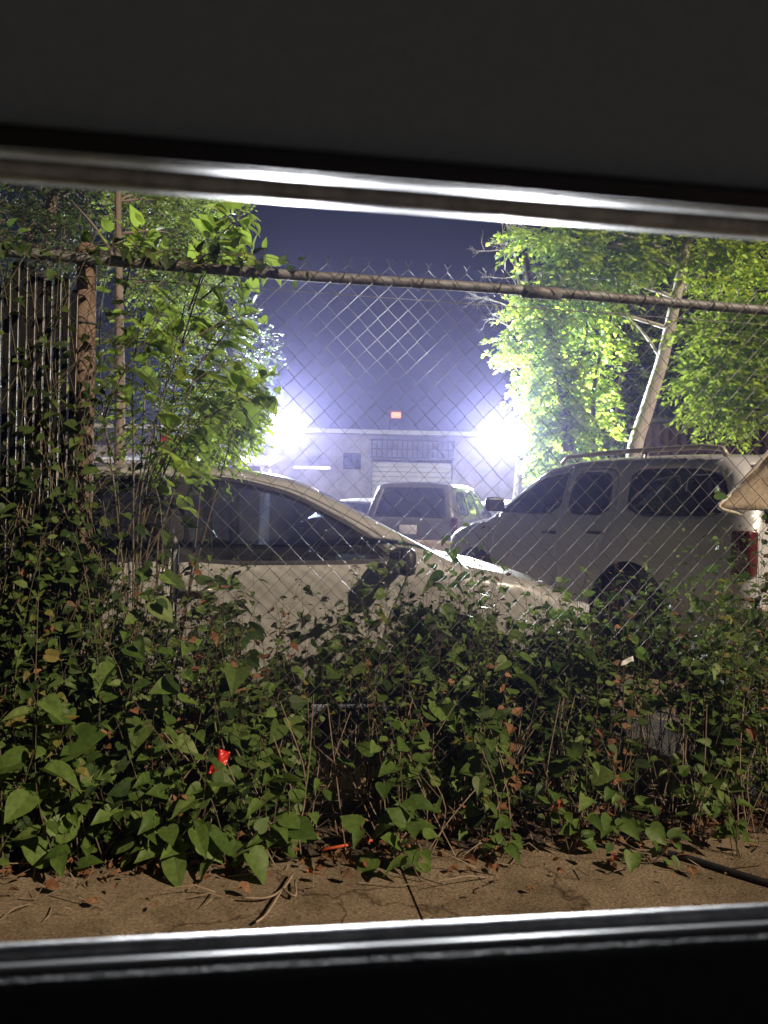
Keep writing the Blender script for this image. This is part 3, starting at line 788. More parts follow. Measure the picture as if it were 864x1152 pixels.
# privacy slats in the bay left of the post
mb = MB()
for i, s in enumerate(np.arange(-3.6, -1.135, .0275)):
    lean = rng.normal(0, .004); z0 = .1; z1 = RZ - .06 + rng.uniform(-.07, .03); w = .0108
    mb.cur = 0
    a0, a1 = F(s - w, .03, z0), F(s + w, .03, z0); b0, b1 = F(s - w + lean, .03, z1), F(s + w + lean, .03, z1); bk = -FN * .004
    mb.add([a0, a1, b1, b0, a0 + bk, a1 + bk, b1 + bk, b0 + bk], [(0, 1, 2, 3), (5, 4, 7, 6), (0, 4, 5, 1), (3, 2, 6, 7), (0, 3, 7, 4), (1, 5, 6, 2)])
    mb.cur = 1
    mb.tube([F(s + w + .001, .033, z0), F(s + w + .001 + lean, .033, z1 - .02)], .0013, 4)
U.build(mb, 'privacy_slats', [mat('dark_slat', (.010, .011, .011), .7, c2=(.018, .018, .017), scale=20, spec=.04), mat('pale_slat_edge', (.62, .58, .52), .4, c2=(.4, .37, .33), scale=30)])

# ================================================================== FOLIAGE
L_weed = leaf_mat('weed_leaf', [(.06, .11, .025), (.10, .165, .04), (.135, .21, .055), (.16, .22, .07)], (.16, .24, .05), .35)
L_ivy = leaf_mat('ivy_leaf', [(.022, .042, .015), (.038, .068, .021), (.068, .11, .03), (.11, .155, .045)], (.10, .16, .03), .3)
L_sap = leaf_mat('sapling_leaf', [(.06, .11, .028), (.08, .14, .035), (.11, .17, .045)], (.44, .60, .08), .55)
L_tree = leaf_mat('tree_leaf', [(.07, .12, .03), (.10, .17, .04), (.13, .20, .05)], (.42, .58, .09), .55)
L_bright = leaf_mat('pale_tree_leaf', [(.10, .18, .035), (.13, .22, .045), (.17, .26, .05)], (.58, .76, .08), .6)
L_dry = leaf_mat('dry_leaf', [(.12, .06, .03), (.20, .09, .045), (.26, .14, .08), (.09, .055, .035)], (.2, .1, .05), .15, .8)
M_stem = mat('green_brown_stem', (.07, .06, .035), .7, c2=(.13, .10, .06), scale=30)
M_twig = mat('dry_twig', (.20, .14, .10), .85, c2=(.32, .25, .18), scale=30)
M_bark = mat('grey_bark', (.34, .31, .28), .9, c2=(.50, .47, .43), scale=9, bump=.8, bscale=25, stretch=(1, 1, .25))
M_barkd = mat('dark_bark', (.055, .045, .035), .95, c2=(.10, .08, .06), scale=10, bump=.8, bscale=25, stretch=(1, 1, .25))
M_barkb = mat('brown_bark', (.14, .11, .085), .9, c2=(.22, .18, .14), scale=10, bump=.8, bscale=25, stretch=(1, 1, .25))


def shoot(base, tip, bow, n=9):
    base, tip = Vector(base), Vector(tip); mid = base.lerp(tip, .5) + Vector(bow)
    return curve([base, mid, tip], n // 2)


def leafy(stems, leaves_mb, pts, r0, n, size, tmpl=HEART, start=.15, up=.9, droop=.25, svar=.35, pet=.03, toward=None):
    """leaves set alternately along a stem, each on a petiole"""
    pts = [Vector(p) for p in pts]; m_ = len(pts)
    if stems is not None: stems.tube(pts, [r0 * (1 - .75 * i / (m_ - 1)) for i in range(m_)], 5)
    Pp = []; Dd = []; Nn = []; Ss = []
    for i in range(n):
        t = start + (1 - start) * (i + rng.uniform(-.3, .3)) / max(1, n - 1); t = min(max(t, 0), .999)
        f = t * (m_ - 1); k = int(f); p = pts[k].lerp(pts[k + 1], f - k); ax = (pts[k + 1] - pts[k]).normalized()
        th = i * 2.4 + rng.uniform(-.6, .6); a = ax.orthogonal().normalized(); b = ax.cross(a)
        d = (a * math.cos(th) + b * math.sin(th)) + ax * .5 + Vector((0, 0, -droop)) ; d = d + Vector(rng.normal(0, .25, 3))
        if toward is not None: d = d + Vector(toward) * .5
        d.normalize(); q = p + d * pet
        if stems is not None: stems.tube([p, q], r0 * .22, 3, cap=False)
        nn_ = Vector((0, 0, up)) + Vector(rng.normal(0, .45, 3)) + (Vector(toward) * .8 if toward is not None else Vector((0, 0, 0)))
        Pp.append(q); Dd.append(d + Vector((0, 0, -droop))); Nn.append(nn_)
        Ss.append(size * rng.uniform(1 - svar, 1 + svar) * (1 - .4 * max(0, t - .7) / .3))
    leaves_mb.leaves([tuple(x) for x in Pp], [tuple(x) for x in Dd], [tuple(x) for x in Nn], Ss, tmpl)


CAMW = (.15, -.6, .25)
TALL = []
# ---- the waist high undergrowth along both sides of the fence: nobody could count it
hp = [(-300, 500), (0, 600), (60, 620), (120, 660), (200, 680), (300, 690), (430, 722), (540, 728), (600, 705), (640, 655), (700, 640), (760, 640), (800, 622), (864, 632), (1100, 625)]


def top_z(s):
    p = F(s, 0, 0); px = 432 + p.x / p.y * FPX; y = np.interp(px, [a for a, _ in hp], [b for _, b in hp])
    return H + (572 + .0227 * (px - 432) - y) * p.y / FPX


st = MB(); lf = MB(); lw = MB(); ld = MB(); ly = MB(); n_st = 2700
for i in range(n_st):
    s = rng.uniform(-2.7, 2.9); t = rng.uniform(-.28, .30) if i % 5 < 3 else rng.uniform(-.85, -.28); zt = top_z(s) * (rng.uniform(.55, 1.1) if rng.random() < .75 else rng.uniform(.15, .55))
    dn = .62 + .38 * math.sin(s * 6.3 + 1.2 + 2 * math.sin(t * 9 + s)) * math.cos(s * 2.1 - t * 8)
    if t > .12: dn *= .45 if -.5 < s < .85 else .7
    if t < -.28: zt = rng.uniform(.5, .78) * (1 if s < .1 else 1.04) if rng.random() < (.34 if -1.0 < s < .1 else .72) else rng.uniform(.75, 1.08)
    _b = F(s, t, 0); _px = 432 + _b.x / _b.y * FPX
    lane = 1 if 690 < _px < 790 else 2 if 325 < _px < 450 and t > -.8 else 0
    if lane and rng.random() < (.35 if lane == 1 and t > -.3 else .6): continue
    if t > 0 and _px > 300 and rng.random() < .3: continue
    if rng.random() > dn: continue
    zt *= 1 + .12 * math.sin(s * 4.7) + .08 * math.sin(s * 11 + 2)
    fr = 1 - max(0, t - .12) / .42
    zt *= fr; zt = max(zt, .1)
    b = F(s, t, .0); tip = F(s + rng.normal(0, .13), t + rng.normal(.05, .09), zt)
    pts = shoot(b, tip, FE * rng.normal(0, .05) + FN * rng.normal(0, .04))
    kind = rng.choice(4, p=[.30, .42, .18, .10]); st0 = .2
    if lane: st0 = .66
    if lane and .2 < zt < .55: continue
    sz = [.034 * rng.uniform(.6, 1.25), .068 * rng.uniform(.6, 1.5), .05 * rng.uniform(.7, 1.2), .026][kind]
    tgt = lw if rng.random() < .45 else ld if rng.random() < .10 else ly if rng.random() < .06 else lf
    if tgt is ld or tgt is ly: sz = min(sz, .045)
    leafy(st, tgt, pts, rng.uniform(.0018, .0035), int((zt * 21 + 3) * [1.2, .7, .9, 2.0][kind] * (1 - .35 * (lane > 0))), sz, [HEART, HEART, OVAL, KITE][kind], st0, toward=CAMW if t > -.1 else None, pet=[.02, .03, .012, .006][kind], svar=.45, droop=[.25, .4, .1, .0][kind])
mu = MB()
for k_, q in enumerate((st, lf, lw, ld, ly)):
    mu.f += [tuple(a + mu.n for a in f) for f in q.f]; mu.v += q.v; mu.n += q.n; mu.mi += [k_] * len(q.f)
o = mu.build('undergrowth', [M_stem, L_ivy, L_weed, L_dry, leaf_mat('yellowing_leaf', [(.14, .15, .03), (.20, .18, .05), (.16, .12, .04)], (.35, .34, .06), .35)]); tag(o, 'tangled dark green weeds and vines filling the base of the fence', 'undergrowth', kind='stuff')

# taller weeds hiding the front wheel of the sedan and the rear wheel of the SUV
for (x, D, h, lab) in ((470, 3.55, .80, 'leafy weed behind the fence before the front wheel of the cream sedan'), (520, 3.5, .82, 'leafy weed behind the fence before the bumper end of the cream sedan wing'), (625, 3.4, .92, 'leafy weed behind the fence at the nose of the cream sedan'), (672, 3.45, .98, 'tall leafy weed behind the fence before the rear wheel of the silver SUV')):
    TALL.append((x, D, h, lab))

# ---- dry leaves and twigs on the soil
lf = MB(); st = MB(); n = 1500
S_ = rng.uniform(-2.2, 2.4, n); T_ = np.clip(rng.normal(.2, .17, n), -.3, .62); keep = (rng.random(n) < np.where(T_ > .36, .35, 1)); S_ = S_[keep]; T_ = T_[keep]
lf.leaves([tuple(F(a, b, .028 + rng.uniform(0, .035))) for a, b in zip(S_, T_)], unit(len(S_)) * [1, 1, .25], np.array([0, 0, 1]) + rng.normal(0, .5, (len(S_), 3)), rng.uniform(.012, .05, len(S_)), CURLED)
o = lf.build('leaf_litter', L_dry); tag(o, 'crumpled brown dead leaves lying along the pavement edge', 'dead leaves', kind='stuff')
for i in range(130):
    s = rng.uniform(-2, 2.3); t = rng.uniform(-.1, .5 if i % 4 else .58); a = rng.uniform(0, 3.14); l = rng.uniform(.05, .25); z = rng.uniform(.028, .12) if t < .3 else .03
    st.tube([F(s, t, z), F(s + l * .5 * math.cos(a) + .01, t + l * .5 * math.sin(a), z + rng.uniform(0, .05)), F(s + l * math.cos(a), t + l * math.sin(a) * .7, z + rng.uniform(-.01, .1))], [.0022, .0019, .001], 4)
for i in range(210):                                            # dry upright stalks among the weeds
    s = rng.uniform(-2, 2.3); t = rng.uniform(-.2, .32); l = rng.uniform(.2, .6)
    st.tube(shoot(F(s, t, 0), F(s + rng.normal(0, .12), t + rng.normal(0, .06), l), FE * rng.normal(0, .04)), [.0021] * 8 + [.001], 4)
o = st.build('dry_twigs', M_twig); tag(o, 'thin dry twigs and stalks among the weeds and litter', 'twigs', kind='stuff')


def plant(name, label, cat, base, shoots, size, n, r=.003, leafm=L_weed, tmpl=HEART, group=None, toward=CAMW, droop=.25, pet=.03, stemm=M_stem, start=.15, up=.9):
    root = empty(name, base, label, cat, group); U = Under(root); st = MB(); lf = MB()
    for sh in shoots:
        leafy(st, lf, sh, r, n, size, tmpl, start, toward=toward, droop=droop, pet=pet, up=up)
    U.build(st, 'stem', stemm, smooth=True); U.build(lf, 'leaves', leafm, smooth=True)
    return root


def weed(px, py, D, hgt, n, size, label, k=2, spread=.1):
    b = at(px, py, D); b.z = .02
    shs = [shoot(b + FE * rng.normal(0, .015), b + FE * rng.normal(0, spread) + FN * rng.normal(.04, .04) + Vector((0, 0, hgt * rng.uniform(.7, 1.05))), FE * rng.normal(0, .03)) for _ in range(k)]
    plant('weed', label, 'weed', b, shs, size, n, .0028)


for x, D, h, lab in TALL:
    b = at(x, 576, D); b.z = 0
    plant('weed', lab, 'weed', b, [shoot(b + FE * rng.normal(0, .06), b + FE * rng.normal(0, .15) + Vector((0, 0, h * rng.uniform(.75, 1.08))), FE * rng.normal(0, .04)) for _ in range(9)], .058, 17, .003)
weed(215, 985, 2.62, .30, 5, .098, 'broad leaved weed on the pavement edge with its lowest leaf shading a round spot', 3, .12)
weed(262, 975, 2.60, .15, 4, .085, 'low broad leaved weed beside a bare crooked root on the pavement edge', 2)
weed(62, 1000, 2.52, .13, 4, .095, 'broad leaved weed beside the heap of brown dead leaves', 2, .05)
weed(440, 955, 2.66, .22, 5, .085, 'bright weed beside the orange stick', 2, .06)
weed(478, 985, 2.55, .16, 4, .085, 'small bright weed growing from the pavement joint', 1, .05)
weed(140, 905, 2.68, .42, 8, .075, 'upright weed in front of the rusty fence post', 2)
weed(565, 945, 2.74, .14, 5, .06, 'low weed on the soil under the two curled orange leaves', 2)
weed(735, 965, 2.72, .16, 6, .055, 'low weed beside the dark shadow line at the pavement edge', 2)
weed(325, 915, 2.76, .5, 8, .07, 'tall weed standing before the near end of the tan board', 2, .09)
weed(90, 900, 2.62, .62, 9, .068, 'tall weed rising before the foot of the rusty post', 3, .12)
weed(545, 900, 2.86, .55, 11, .066, 'leafy weed below the hood of the cream sedan', 3, .14)
weed(790, 930, 2.95, .62, 11, .06, 'leafy weed below the tail light of the silver SUV', 3, .16)
weed(830, 960, 2.80, .35, 9, .055, 'bushy low weed beyond the end of the shadow line', 3, .14)
weed(30, 960, 2.60, .40, 8, .065, 'weed under the privacy slats', 3, .12)

weed(175, 960, 2.60, .26, 6, .085, 'broad leaved weed between the dead leaf heap and the round leaf shadow', 3, .10)
weed(120, 860, 2.62, .55, 8, .08, 'tall broad leaved weed between the rusty post and the red wrapper', 3, .12)
weed(300, 930, 2.62, .50, 8, .082, 'broad leaved weed beside the red wrapper', 3, .12)
weed(455, 900, 2.74, .60, 9, .078, 'tall broad leaved weed rising past the far end of the tan board', 3, .12)
weed(640, 930, 2.78, .42, 8, .07, 'broad leaved weed beside the curled orange leaf', 3, .12)
weed(700, 900, 2.86, .28, 6, .07, 'broad leaved weed below the white paper scrap', 3, .12)

# ---- vine over the slatted bay and the post
lf = MB(); st = MB(); b = F(-1.5, .06, 0)
for i in range(230):
    s0 = rng.uniform(-2.6, -1.0); z0 = rng.uniform(0, .9); z1 = min(RZ + .08, z0 + rng.uniform(.5, 1.5))
    pts = curve([F(s0, .05, z0), F(s0 + rng.normal(0, .1), .06 + abs(rng.normal(0, .03)), (z0 + z1) / 2), F(s0 + rng.normal(0, .2), .06 + abs(rng.normal(0, .03)), z1)], 5)
    leafy(st, lf, pts, .003, int(9 + 11 * rng.random()), .044, HEART, .05, toward=(.1, -.7, .1), pet=.03, droop=.35)
for i in range(12):                                             # top, along the rail
    s0 = rng.uniform(-2.6, -.75)
    pts = curve([F(s0, .03, RZ - .03), F(s0 + .2, .04, RZ + .05), F(s0 + .45, .03, RZ + rng.uniform(-.05, .08))], 4)
    leafy(st, lf, pts, .003, 13, .05, HEART, .05, toward=(.1, -.5, .2), pet=.025)
root = empty('climbing_vine', b, 'dark leafed vine climbing over the slatted bay and the rusty post', 'vine'); U = Under(root)
U.build(st, 'stem', M_stem, smooth=True); U.build(lf, 'leaves', L_ivy, smooth=True)

# ---- sapling behind the fence, its shoots reaching over the rail
sh = []
def pxline(l, D): return [at(x, y, D + d) for x, y, d in l]
lines = [[(150, 760, 0), (158, 560, .02), (190, 420, .03), (222, 300, 0), (270, 243, -.03)],
         [(150, 760, 0), (165, 560, .06), (205, 460, .1), (245, 370, .1), (288, 352, .1)],
         [(150, 760, 0), (170, 600, .1), (215, 500, .15), (262, 448, .15), (308, 432, .12)],
         [(150, 760, 0), (130, 560, .03), (112, 420, .05), (120, 300, .02), (140, 262, 0)],
         [(150, 760, 0), (150, 520, .1), (150, 420, .12), (165, 330, .1), (185, 290, .1)],
         [(158, 600, .05), (190, 520, .05), (215, 480, .05), (240, 470, .03)],
         [(158, 600, .05), (175, 480, .1), (200, 400, .14), (228, 350, .1), (262, 330, .05)],
         [(130, 520, .05), (118, 470, 0), (150, 400, -.02), (176, 370, 0)],
         [(165, 560, .06), (210, 470, .2), (240, 430, .22), (255, 400, .2)],
         [(160, 640, .02), (185, 585, .02), (200, 540, .05), (225, 505, .05)]]
lines += [[(205, 385, .03), (232, 305, .0), (272, 240, -.03)], [(212, 350, .03), (245, 270, .0), (282, 236, -.03)], [(222, 340, .04), (258, 312, .02), (300, 292, 0)], [(215, 420, .1), (250, 380, .1), (262, 360, .1)],
          [(140, 330, .03), (150, 290, .0), (165, 262, -.02)], [(230, 470, .12), (270, 450, .12), (300, 436, .12)]]
for l in lines: sh.append(curve(pxline(l, 2.98), 5))
plant('sapling', 'broad leaved sapling behind the fence with shoots arching over the rail', 'sapling', at(150, 760, 2.98) * Vector((1, 1, 0)).magnitude ** 0 if False else Vector((at(150, 760, 2.98).x, 2.98, 0)), sh, .086, 18, .0045, L_sap, toward=(.1, -.3, .2), droop=.22, pet=.05, start=.42)
US = Under(bpy.data.objects['sapling'])
for l, r_ in (([(200, 392, .02), (245, 365, .02), (291, 349, .0)], .003), ([(228, 378, .02), (260, 358, .0), (284, 356, .0)], .002), ([(205, 440, .05), (240, 415, .05), (290, 405, .05)], .002)):
    st = MB(); q = curve(pxline(l, 2.96), 5); st.tube(q, [r_ * (1 - .6 * i / (len(q) - 1)) for i in range(len(q))], 4); US.build(st, 'bare_twig', M_twig, smooth=True)
# ---- shrub behind the sapling, lit from behind
root = empty('shrub', (at(200, 576, 3.9).x, 3.6, 0), 'dense small leaved shrub against the tail of the cream sedan', 'shrub'); U = Under(root); st = MB(); lf = MB()


def clump(lf, st, c, rad, ntw, nl, size, tl, tmpl=KITE, droop=.25, tw_r=.002, flat=.9):
    c = Vector(c)
    for i in range(ntw):
        u = Vector(unit(1)[0]); q = c + Vector((u.x * rad[0], u.y * rad[1], u.z * rad[2])) * rng.uniform(.35, 1) ** .6
        d = (u + Vector(rng.normal(0, .5, 3))); d.z = d.z * .5 - droop * .3; d.normalize()
        e = q + d * tl + Vector((0, 0, -droop * tl)); mid = q.lerp(e, .5) + Vector((0, 0, .1 * tl))
        if st is not None: st.tube([q, mid, e], [tw_r, tw_r * .8, tw_r * .3], 3, cap=False)
        t = np.linspace(.1, 1, nl) + rng.uniform(-.05, .05, nl); Q = np.array(q); Mi = np.array(mid); Ee = np.array(e)
        Pp = ((1 - t) ** 2)[:, None] * Q + (2 * t * (1 - t))[:, None] * Mi + (t ** 2)[:, None] * Ee
        side = np.array(d.cross(Vector((0, 0, 1))).normalized()); alt = np.where(np.arange(nl) % 2, 1, -1)[:, None]
        D_ = alt * side * .8 + np.array(d) * .6 + rng.normal(0, .3, (nl, 3)); D_[:, 2] -= droop
        N_ = np.array([0, 0, flat]) + rng.normal(0, .45, (nl, 3))
        lf.leaves(Pp, D_, N_, size * rng.uniform(.6, 1.25, nl), tmpl)


for (x, y, rx, ry, k) in ((215, 505, .18, .08, 26), (180, 470, .16, .2, 40), (235, 450, .14, .14, 34), (250, 462, .10, .10, 22), (165, 400, .14, .16, 30), (205, 370, .14, .14, 26), (245, 395, .12, .08, 14)):
    clump(lf, st, at(x, y, 3.6), (rx, .2, ry), k, 11, .036, .16, OVAL)
for (x, y) in ((180, 470), (235, 450), (205, 370), (165, 400), (270, 460)):
    st.tube(shoot((root.location.x + rng.normal(0, .06), 3.6, 0), at(x, y, 3.6), (rng.normal(0, .05), 0, .0), 9), [.008 * (1 - .08 * i) for i in range(9)], 5)
U.build(st, 'stem', M_stem); U.build(lf, 'leaves', L_sap)


# ---- trees
def tree(name, label, base, trunk, r0, limbs, clumps, D, leafm, barkm, size, tl, nl=12, tmpl=KITE, twig=True, kr=.45, dens=2.0):
    """trunk: pixel polyline at depth D; limbs: list of polylines; clumps: (px,py,rx,ry,depth offset,twigs)"""
    b = Vector((base[0], base[1], 0)); root = empty(name, b, label, 'tree'); U = Under(root); tk = MB(); lf = MB(); st = MB()
    tp = curve([b] + [at(x, y, D + d) for x, y, d in trunk], 6); m_ = len(tp)
    tk.tube(tp, [r0 * (1 - .6 * i / (m_ - 1)) * (1.25 - .25 * min(1, i / 3)) for i in range(m_)], 10)
    for l, r in limbs:
        q = curve([at(x, y, D + d) for x, y, d in l], 5); tk.tube(q, [r * (1 - .75 * i / (len(q) - 1)) for i in range(len(q))], 7)
    for (x, y, rx, ry, dd, k) in clumps:
        c = at(x, y, D + dd); s = (D + dd) / FPX
        j = min(range(len(tp)), key=lambda i: (tp[i] - c).length + (0 if tp[i].z < c.z else .6)); q = curve([tp[j], tp[j].lerp(c, .55) + Vector((0, 0, .12)), c], 4)
        tk.tube(q, [max(.008, r0 * .28) * (1 - .7 * i / (len(q) - 1)) for i in range(len(q))], 5)
        clump(lf, st if twig else None, c, (rx * s, kr * rx * s + .15, ry * s), int(k * dens), nl, size, tl, tmpl, tw_r=.004)
    U.build(tk, 'trunk', barkm, smooth=True); cr = U.build(lf, 'crown', leafm)
    if st.n: U.build(st, 'twigs', barkm, cr)
    return root


# ivy covered tree beside the right flood lamp
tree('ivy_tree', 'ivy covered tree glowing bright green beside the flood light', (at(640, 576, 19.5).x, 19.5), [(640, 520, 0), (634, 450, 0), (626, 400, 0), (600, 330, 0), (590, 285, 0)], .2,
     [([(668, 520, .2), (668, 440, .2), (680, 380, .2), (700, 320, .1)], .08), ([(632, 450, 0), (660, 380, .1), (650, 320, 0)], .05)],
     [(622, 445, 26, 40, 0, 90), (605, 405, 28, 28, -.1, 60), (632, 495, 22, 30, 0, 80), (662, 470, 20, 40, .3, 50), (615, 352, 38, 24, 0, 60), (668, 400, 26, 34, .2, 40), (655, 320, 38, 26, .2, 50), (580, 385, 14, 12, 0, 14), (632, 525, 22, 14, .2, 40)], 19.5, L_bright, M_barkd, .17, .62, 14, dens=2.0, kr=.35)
# leaning pale tree
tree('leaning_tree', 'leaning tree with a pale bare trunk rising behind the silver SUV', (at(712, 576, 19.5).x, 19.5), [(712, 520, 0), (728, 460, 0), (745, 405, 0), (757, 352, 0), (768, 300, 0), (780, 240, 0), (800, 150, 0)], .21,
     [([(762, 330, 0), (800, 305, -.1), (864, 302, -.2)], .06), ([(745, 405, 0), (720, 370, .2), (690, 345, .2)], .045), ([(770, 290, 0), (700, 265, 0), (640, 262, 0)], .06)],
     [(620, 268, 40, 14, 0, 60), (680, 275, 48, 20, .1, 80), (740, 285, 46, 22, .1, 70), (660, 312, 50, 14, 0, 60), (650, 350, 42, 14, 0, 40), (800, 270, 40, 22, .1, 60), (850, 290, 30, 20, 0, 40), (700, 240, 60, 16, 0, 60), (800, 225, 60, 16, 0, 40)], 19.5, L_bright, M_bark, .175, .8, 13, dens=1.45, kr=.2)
# tree at the right edge
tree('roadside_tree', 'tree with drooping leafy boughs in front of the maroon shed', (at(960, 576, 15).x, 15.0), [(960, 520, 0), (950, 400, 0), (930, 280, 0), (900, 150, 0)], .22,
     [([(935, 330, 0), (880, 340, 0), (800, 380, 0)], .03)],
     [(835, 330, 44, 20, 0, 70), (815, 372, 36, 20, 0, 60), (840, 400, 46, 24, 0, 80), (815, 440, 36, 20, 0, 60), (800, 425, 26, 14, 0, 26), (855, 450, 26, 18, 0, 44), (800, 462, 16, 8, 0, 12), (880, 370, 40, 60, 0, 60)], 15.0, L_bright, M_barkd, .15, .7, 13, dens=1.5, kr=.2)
# dim brush behind the leaning trunk
tree('background_tree', 'dim tangled tree behind the leaning pale trunk', (at(690, 576, 22).x, 22.0), [(690, 520, 0), (700, 420, 0), (705, 300, 0), (700, 200, 0)], .12,
     [([(700, 420, 0), (740, 350, 0), (770, 290, 0)], .05), ([(700, 400, 0), (660, 340, 0), (640, 280, 0)], .05)],
     [(700, 400, 60, 50, 0, 50), (740, 440, 50, 40, .3, 40), (700, 330, 70, 40, 0, 50), (780, 340, 60, 50, .4, 50), (690, 480, 50, 30, .3, 40), (840, 420, 60, 60, .6, 60), (725, 500, 50, 24, .2, 40), (770, 480, 40, 30, .2, 40), (660, 520, 30, 20, .2, 30)], 22.0, L_ivy, M_barkd, .16, .8, 12, dens=2.6)
# bare dead branches
root = empty('dead_tree', (at(575, 576, 21.0).x, 21.0, 0), 'bare leafless tree with fine twigs against the night sky beside the ivy tree', 'tree'); U = Under(root); mb = MB()
b = Vector(root.location); tp = curve([b, at(590, 420, 21.0), at(585, 330, 21.0), at(575, 270, 21.0), at(560, 225, 21.0)], 5); mb.tube(tp, [.07 * (1 - .8 * i / (len(tp) - 1)) for i in range(len(tp))], 7)


def twigs(mb, p, d, l, r, depth):
    e = p + d * l; mid = p.lerp(e, .5) + Vector(rng.normal(0, l * .08, 3)); mb.tube([p, mid, e], [r, r * .75, r * .5], 4, cap=False)
    if depth:
        for _ in range(3): twigs(mb, mid.lerp(e, rng.uniform(0, 1)), (d + Vector(rng.normal(0, .55, 3))).normalized(), l * rng.uniform(.5, .75), r * .55, depth - 1)


for i in range(9):
    p = tp[6 + i]; twigs(mb, p, (Vector((rng.normal(-.5, .5), rng.normal(0, .4), rng.uniform(.0, .8)))).normalized(), .8, .022, 3)
U.build(mb, 'trunk', M_bark)
# left side trees
tree('slender_tree', 'slender tree with a knotted brown trunk above the fence rail', (at(133, 576, 7).x, 7.0), [(135, 480, 0), (134, 360, 0), (133, 285, 0), (133, 210, 0), (134, 60, 0)], .052,
     [([(134, 300, 0), (110, 260, 0), (80, 225, 0)], .02)],
     [(195, 250, 40, 26, .6, 70), (225, 285, 28, 30, .6, 60), (180, 300, 36, 30, .5, 70), (160, 240, 26, 28, .6, 40), (210, 340, 40, 30, .8, 60), (225, 215, 46, 20, .8, 50), (180, 200, 40, 24, .7, 40)], 7.0, L_tree, M_barkb, .05, .26, 12)
tree('shade_tree', 'dim spreading tree over the slatted bay of the fence', (at(50, 576, 8.5).x, 8.5), [(40, 420, 0), (50, 300, 0), (60, 210, 0), (70, 60, 0)], .11,
     [([(50, 300, 0), (20, 240, 0), (-20, 220, 0)], .04)],
     [(30, 260, 44, 22, 0, 70), (80, 285, 40, 16, 0, 50), (100, 225, 36, 20, .3, 40), (20, 215, 60, 24, .2, 60), (0, 290, 40, 18, 0, 40), (60, 180, 70, 24, 0, 60), (40, 380, 70, 50, .8, 60), (60, 450, 70, 40, .8, 60)], 8.5, L_ivy, M_barkb, .06, .32, 12)
tree('far_tree', 'hazy dark tree beside the flood light at the far end of the lot', (at(262, 576, 19).x, 19.5), [(262, 480, 0), (260, 420, 0), (258, 340, 0)], .15, [],
     [(262, 430, 34, 30, 0, 70), (240, 380, 36, 36, 0, 70), (275, 390, 24, 26, 0, 40), (225, 440, 40, 36, 0, 60), (235, 330, 36, 24, 0, 50)], 19.5, L_ivy, M_barkd, .11, .6, 12)
# broad leaf shrub in the glare
tree('shrub', 'small leafy shrub lit up in the glare below the flood light', (at(270, 576, 6.8).x, 6.8), [(268, 530, 0), (266, 490, 0), (268, 460, 0)], .02, [],
     [(270, 455, 16, 14, 0, 18), (268, 475, 20, 14, 0, 22), (245, 490, 22, 18, 0, 30), (225, 520, 26, 18, .2, 30), (262, 440, 14, 10, 0, 12)], 6.8, L_bright, M_stem, .075, .2, 10, OVAL)
bpy.data.objects['shrub.001']['category'] = 'shrub'

# ================================================================== SMALL LITTER
p = at(389, 951, 2.72); o = MB(); o.tube([at(362, 956, 2.70), at(389, 951, 2.72), at(419, 945, 2.75)], .0055, 8)
o = o.build('stick', mat('orange_plastic', (.55, .10, .04), .45, c2=(.45, .09, .04), scale=20), smooth=True); tag(o, 'orange stick lying among the weeds at the pavement edge', 'stick')
# tan board behind the fence
q = [at(338, 893, 3.42), at(410, 862, 3.62), at(438, 862, 3.60), at(372, 905, 3.34)]
mb = MB(); a, b_, c_, d_ = q; nrm = Vector((0, 0, -.02)); mb.add(q + [v + nrm for v in q], [(0, 3, 2, 1), (4, 5, 6, 7), (0, 1, 5, 4), (1, 2, 6, 5), (2, 3, 7, 6), (3, 0, 4, 7)])
o = mb.build('board', mat('plywood', (.42, .31, .17), .7, c2=(.34, .24, .13), scale=6, stretch=(1, 8, 1))); tag(o, 'tan wooden board lying on the ground just behind the fence', 'board')
crumpled('wrapper', 'crumpled red plastic wrapper caught low in the weeds', 'wrapper', (at(232, 878, 2.62), at(249, 876, 2.63), at(259, 846, 2.64), at(244, 842, 2.66)), 9, 9, .022, .002, mat('red_film', (.55, .025, .02), .35, c2=(.38, .015, .012), scale=12), 9)
crumpled('wrapper', 'small white paper scrap caught in the dark weeds', 'paper', (at(697, 750, 3.02), at(713, 745, 3.02), at(712, 738, 3.03), at(700, 743, 3.03)), 5, 5, .006, .002, mat('white_paper', (.75, .75, .76), .7, c2=(.6, .6, .6), scale=12), 11)
mb = MB(); cl = curve([at(738, 962, 2.80), at(775, 972, 2.74), at(815, 986, 2.66), at(864, 1003, 2.57), at(930, 1024, 2.47)], 6)  # dark tube laid in place of a shadow line across the pavement
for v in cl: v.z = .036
mb.tube(cl, .011, 8); o = mb.build('shadow_line', M_black, smooth=True); tag(o, 'thin black strip put in as a shadow line across the pavement towards the weeds', 'shadow_line')
for (x, y, D, sz, lab) in ((627, 898, 2.82, .05, 'curled orange dead leaf hanging above the low weed'), (688 , 960, 2.7, .03, 'small curled brown leaf lying beside forked twigs'), (345, 975, 2.6, .03, 'curled orange leaf on the soil under the orange stick'), (180, 826, 2.74, .04, 'orange dead leaf caught in the vines before the rusty post')):
    mb = MB(); p = at(x, y, D); mb.leaves([(p.x + dx, p.y + dy, p.z + dz) for dx, dy, dz in ((0, 0, 0), (.008, .01, -.012), (-.012, 0, -.02))], [(.3, .2, -.8), (-.4, .1, -.6), (.1, -.2, -1)], [(.2, -1, .4), (.5, -1, .2), (-.4, -1, .3)], [sz, sz * .9, sz * .8], CURLED)
    o = mb.build('dead_leaf', leaf_mat('orange_leaf', [(.36, .11, .05), (.42, .15, .07)], (.3, .12, .04), .15, .7)); tag(o, lab, 'dead leaf')
st = MB()
